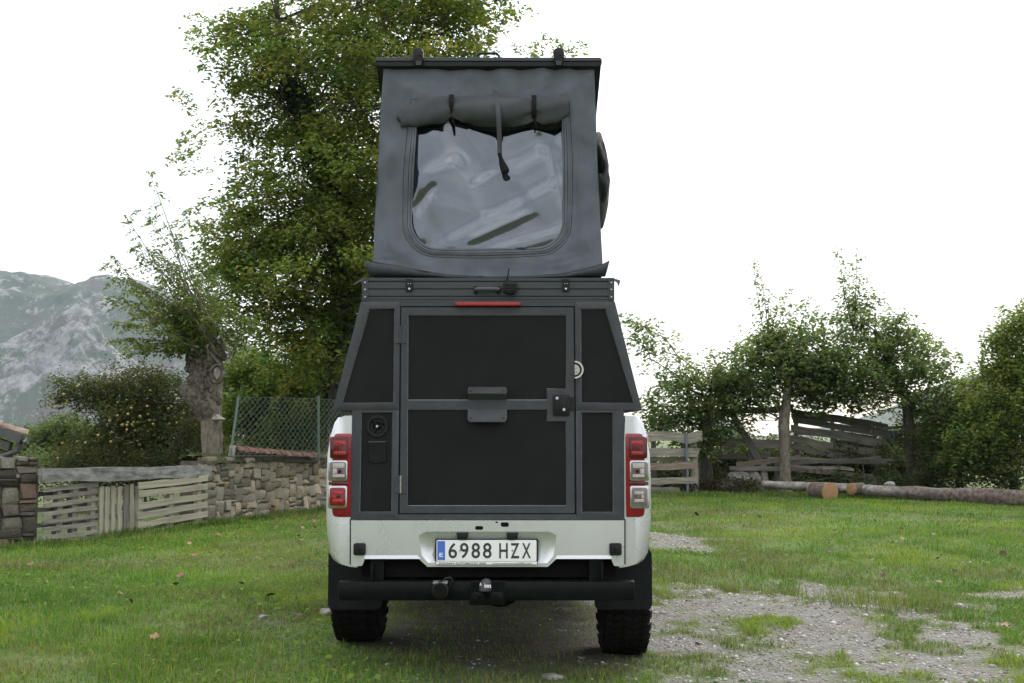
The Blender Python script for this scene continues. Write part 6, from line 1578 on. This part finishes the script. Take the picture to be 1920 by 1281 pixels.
def cloth_y(px, py):
    px = np.asarray(px, float); py = np.asarray(py, float)
    y = -.060*(fbm(px/70, py/95, seed=81, oct=4)-.5) - .030*(fbm(px/20, py/150, seed=82, oct=3)-.5)
    for r_ in ((745,470,800,500,16,-.012),(880,480,1090,495,20,-.010),(720,300,740,480,12,-.007),(1090,150,1060,175,14,-.010),(740,150,790,178,14,-.008),(900,145,925,180,10,-.006),(1085,300,1100,470,12,-.007),(1060,470,1120,440,14,-.009),(960,470,1000,505,12,-.008)):
        y = y + ridge(px, py, *r_)
    return y
def cloth_pt(px, py, extra=0.0):
    y = YT_ + float(cloth_y(px, py)) + extra - .02*max(0, (py-470)/48)**2 - .055*max(0, 1-(py-126)/260)**1.3
    return P(px, py, y)
bm = bmesh.new(); rows = []
for j in range(25):
    f = j/24; rows.append([bm.verts.new(cloth_pt(w[0]+(o[0]-w[0])*f, w[1]+(o[1]-w[1])*f, .012*(1-min(1, f*8)))) for w, o in zip(WIN, OUT)])
n = len(angs)
for a, b_ in zip(rows, rows[1:]):
    for k in range(n): bm.faces.new((a[k], a[(k+1) % n], b_[(k+1) % n], b_[k]))
tent = bm_obj('tent_wall', bm, M['fabric'], truck)
bm = bmesh.new(); prof_r = [(0,.05),(.0,-.006),(.25,-.0085),(.8,-.0085),(1,-.0065),(1,.0)]; rows = []
for f, e in prof_r: rows.append([bm.verts.new(cloth_pt(w[0]+(o[0]-w[0])*f, w[1]+(o[1]-w[1])*f, e)) for w, o in zip(WIN, WIN2)])
for a, b_ in zip(rows, rows[1:]):
    for k in range(n): bm.faces.new((a[k], a[(k+1) % n], b_[(k+1) % n], b_[k]))
bm_obj('window_border', bm, M['fabric'], tent)
for off_ in (4, 9.5, 19):
    bm = bmesh.new(); pth = [cloth_pt(cwx+(cross_poly(wpts,cwx,cwy,a)+off_)*math.cos(a), cwy+(cross_poly(wpts,cwx,cwy,a)+off_)*math.sin(a), -.0088 if off_ < 15 else -.0005) for a in angs]
    tube(bm, pth+[pth[0]], .0012, 4, False); bm_obj('seam', bm, M['strap'], tent)
# vinyl window pane with its creases
bm = bmesh.new(); rows = []
def vin_y(px, py):
    y = -.007*(fbm(px/110, py/110, seed=91, oct=2)-.5)
    for r_ in ((893,446,982,405,7,-.0095),(890,475,1060,440,14,-.004),(776,395,812,352,8,.008),(850,235,905,320,34,.014),(905,320,1045,255,24,.006),(1010,260,1050,300,12,.005),(1035,300,1052,370,8,.009),(930,250,960,230,16,.004)):
        y = y + ridge(np.asarray(px, float), np.asarray(py, float), *r_)
    for (x0, y0, x1, y1, w_, amp) in ((800,472,1052,338,13,.017),(880,482,1056,428,9,.010),(778,332,850,296,9,.008),(780,445,800,372,9,.007),(800,322,945,292,24,.010),(960,330,1050,262,20,.009)):
        dx, dy = x1-x0, y1-y0; ln = math.hypot(dx, dy); t = ((px-x0)*dx+(py-y0)*dy)/ln/ln; d_ = (dx*(py-y0)-dy*(px-x0))/ln
        y = y - 1.25*amp*.5*(1+math.tanh(d_/w_))*math.exp(-max(0, abs(t-.5)-.42)**2*30)*math.exp(-max(0, d_)/120.0)
    return float(y)
for j in range(46):
    f = j/46; rows.append([bm.verts.new(P(w[0]+(cwx-w[0])*f + 0, w[1]+(cwy-w[1])*f, YT_ + .026 + vin_y(w[0]+(cwx-w[0])*f, w[1]+(cwy-w[1])*f))) for w in WIN])
cv = bm.verts.new(P(cwx, cwy, YT_+.026+vin_y(cwx, cwy)))
for a, b_ in zip(rows, rows[1:]):
    for k in range(n): bm.faces.new((a[k], a[(k+1) % n], b_[(k+1) % n], b_[k]))
for k in range(n): bm.faces.new((rows[-1][k], rows[-1][(k+1) % n], cv))
o_ = bm_obj('window_pane', bm, M['vinyl'], tent); smooth(o_.data, 180)
# rolled-up flap tied over the window
bm = bmesh.new(); rows = []; NR = 70; NC = 22
cx_s = [752,765,785,805,830,847,865,900,930,960,985,1001,1018,1040,1066]; cy_s = [221,216,210,207,204,199,203,206,207,206,205,203,204,204,200]; r_s = [13,16,26,27,25,17,25,28,28,28,25,19,24,24,14]
for i in range(NR+1):
    px = 752 + (1066-752)*i/NR; cy = np.interp(px, cx_s, cy_s); r = S(np.interp(px, cx_s, r_s), YT_); c = P(px, cy, YT_-.035)
    row = []
    for k in range(NC):
        a = 2*math.pi*k/NC; rr = r*(1 + .30*(fbm(np.array([px/30.0]), np.array([math.cos(a)*1.1]), math.sin(a)*1.1, 4, 95)[0]-.5) + .07*math.sin(3*a + px/55) + sum(.13*math.exp(-abs(px-tt_)/26.0)*math.sin(6*a + (px-tt_)*.05) for tt_ in (847, 1001)) + .10*math.sin(a*2 + px/21.0)*math.sin(px/37.0))
        yy = math.cos(a)*rr*.72; zz = math.sin(a)*rr*(1 if math.sin(a) > 0 else 1.18)
        row.append(bm.verts.new((c.x, min(c.y + yy, YT_+.002), c.z + zz)))
    rows.append(row)
for a, b_ in zip(rows, rows[1:]):
    for k in range(NC): bm.faces.new((a[k], a[(k+1) % NC], b_[(k+1) % NC], b_[k]))
bm.faces.new(rows[0]); bm.faces.new(list(reversed(rows[-1])))
roll = bm_obj('rolled_flap', bm, M['fabricdark'], tent)
bm = bmesh.new(); e_ = P(757, 221, YT_-.03)
for (dx, r, yo) in ((-.012,.030,0),(-.02,.021,.002),(-.026,.012,.004)):
    tube(bm, [(e_.x+dx-.012, e_.y, e_.z), (e_.x+.05, e_.y, e_.z+.008)], r, 14)
bm_obj('roll_end', bm, M['fabricdark'], tent)
bm = bmesh.new()      # black sheet drawn as the roll's shadow and reflection below it
strip_edge = [(786,228),(800,232),(815,236),(830,229),(845,222),(860,226),(880,236),(905,244),(925,247),(950,245),(975,240),(1000,236),(1018,243),(1040,246),(1054,240)]
top = [bm.verts.new(P(px, 212, YT_-.03)) for px, py in strip_edge]; bot = [bm.verts.new(P(px, py+2*math.sin(px), YT_-.012)) for px, py in strip_edge]
for k in range(len(strip_edge)-1): bm.faces.new((top[k], top[k+1], bot[k+1], bot[k]))
o_ = bm_obj('roll_shade_strip', bm, M['strap'], tent); md = o_.modifiers.new('thickness', 'SOLIDIFY'); md.thickness = .004
for px, wd in ((847,8.5),(1001,8.5)):
    cy = np.interp(px, cx_s, cy_s); r = S(np.interp(px, cx_s, r_s), YT_); c = P(px, cy, YT_-.035)
    bm = bmesh.new(); ra = []
    for xo in (-wd/2, wd/2):
        for rr in (r+.006, r+.002): ra.append([bm.verts.new((c.x + S(xo, YT_), min(c.y + math.cos(t)*rr*.85, YT_+.003), c.z + math.sin(t)*rr*1.12 + .004)) for t in np.linspace(0, 2*math.pi, 21)[:-1]])
    for (a, b_) in ((0,2),(1,0),(2,3),(3,1)):
        for k in range(20): bm.faces.new((ra[a][k], ra[a][(k+1) % 20], ra[b_][(k+1) % 20], ra[b_][k]))
    bm_obj('tie_strap', bm, M['strap'], tent)
    a = P(px+1, cy+19, YT_-.05); part('strap_tail', lambda bm: tube(bm, [a, a+Vector((.008,.005,-.03)), a+Vector((.015,.012,-.055))], [.006,.005,.004], 6), 'strap', tent)
def ribbon(bm, pts, w, th=.002):
    rr = [[bm.verts.new(Vector(p)+Vector(o)) for o in ((-w/2,0,0),(w/2,0,0),(w/2,th,0),(-w/2,th,0))] for p in pts]
    for a, b_ in zip(rr, rr[1:]):
        for k in range(4): bm.faces.new((a[k], a[(k+1) % 4], b_[(k+1) % 4], b_[k]))
    bm.faces.new(rr[0]); bm.faces.new(list(reversed(rr[-1])))
part('hanging_strap', lambda bm: ribbon(bm, [P(926,129,YT_-.012), P(928,155,YT_-.02), P(930,178,YT_-.055), P(933,200,YT_-.115), P(935,220,YT_-.12), P(936,250,YT_-.10), P(937,275,YT_-.085), P(937,291,YT_-.08)], .025), 'fabricdark', tent)
part('strap_buckle', lambda bm: tube(bm, [P(936,287,YT_-.08), P(939,297,YT_-.075), P(941,305,YT_-.07), P(945,315,YT_-.07), P(948,322,YT_-.07), P(949,326,YT_-.07)], [.010,.011,.016,.022,.023,.012], 8), 'strap', tent, 0)
# canvas sides and the rolled side window on the right
def side_wall(sg):
    idx_ = [(719,126),(714,200),(709,300),(703,400),(700,491)] if sg < 0 else [(1114,126),(1117,200),(1120,300),(1125,400),(1130,494)]
    bm = bmesh.new(); rows = []; m_ = 22
    rear = [np.array(cloth_pt(*p)) for p in idx_]
    for j in range(m_+1):
        f = j/m_; row = []
        for i in range(m_+1):
            v = i/m_*4; k = min(3, int(v)); r = rear[k]+(rear[k+1]-rear[k])*(v-k)
            yv = r[1] + (YF-.1-r[1])*f; ztop = zb_r - .01 + (fz-.03-zb_r)*((yv-YRo)/(YF-YRo)); zbot = zrail + .02
            zf = (r[2]-rear[-1][2])/(rear[0][2]-rear[-1][2]); z = zbot + (ztop-zbot)*zf if f > .001 else r[2]
            bul = (.035*math.sin(math.pi*min(1, f*1.1))*math.sin(math.pi*zf) + .03*(fbm(np.array([yv*2.2]), np.array([z*2.5]), 0, 3, 97)[0]-.5)*min(1, f*6))*sg
            xv = r[0] + bul
            row.append(bm.verts.new((xv, yv, z)))
        rows.append(row)
    for a, b_ in zip(rows, rows[1:]):
        for k in range(m_): bm.faces.new((a[k], a[k+1], b_[k+1], b_[k]))
    bm_obj('tent_side', bm, M['fabric'], tent)
side_wall(-1); side_wall(1)
c = P(1126, 345, 6.75); 
v, f = lump((c.x-.010, 6.85, c.z-.02), 1, (.060,.46,.21), 31, .55, 3); np_mesh('side_roll', v, f, M['fabricdark'], tent, org=WORG[tent.name], sm=True)
v, f = lump((c.x-.022, 6.8, c.z+.06), 1, (.056,.40,.24), 37, .45, 3); np_mesh('side_flap', v, f, M['strap'], tent, org=WORG[tent.name], sm=True)
part('side_strap', lambda bm: tube(bm, [P(1134,322,6.6), P(1139,330,6.58), P(1143,334,6.58)], [.008,.008,.006], 6), 'strap', tent)
# skirt of the tent splaying out over the rail
bm = bmesh.new(); sk_t = [(682,490),(700,492.5),(735,497.5),(780,506.5),(840,515.5),(915,519),(1000,517.5),(1060,513),(1105,503),(1130,495),(1143.5,488)]; sk_b = [(694,519.5),(705,520),(740,521),(785,521.5),(840,521.8),(915,522),(1000,521.8),(1060,521.5),(1100,520.5),(1122,519.5),(1135,519)]
ex = [-.07,-.045,-.03,-.02,-.012,-.010,-.012,-.02,-.03,-.045,-.07]
t_ = [bm.verts.new(P(px, py, YT_-.02+e*.4)) for (px, py), e in zip(sk_t, ex)]; m2 = [bm.verts.new(P((a[0]+b_[0])/2, (a[1]+b_[1])/2+1, YT_-.018+e*.2)) for a, b_, e in zip(sk_t, sk_b, ex)]; b2 = [bm.verts.new(P(px, py, YT_+.0)) for px, py in sk_b]
for r0, r1 in ((t_, m2), (m2, b2)):
    for k in range(len(sk_t)-1): bm.faces.new((r0[k], r0[k+1], r1[k+1], r1[k]))
o_ = bm_obj('tent_skirt', bm, M['fabricdark'], tent); md = o_.modifiers.new('thickness', 'SOLIDIFY'); md.thickness = .003; md.offset = 1
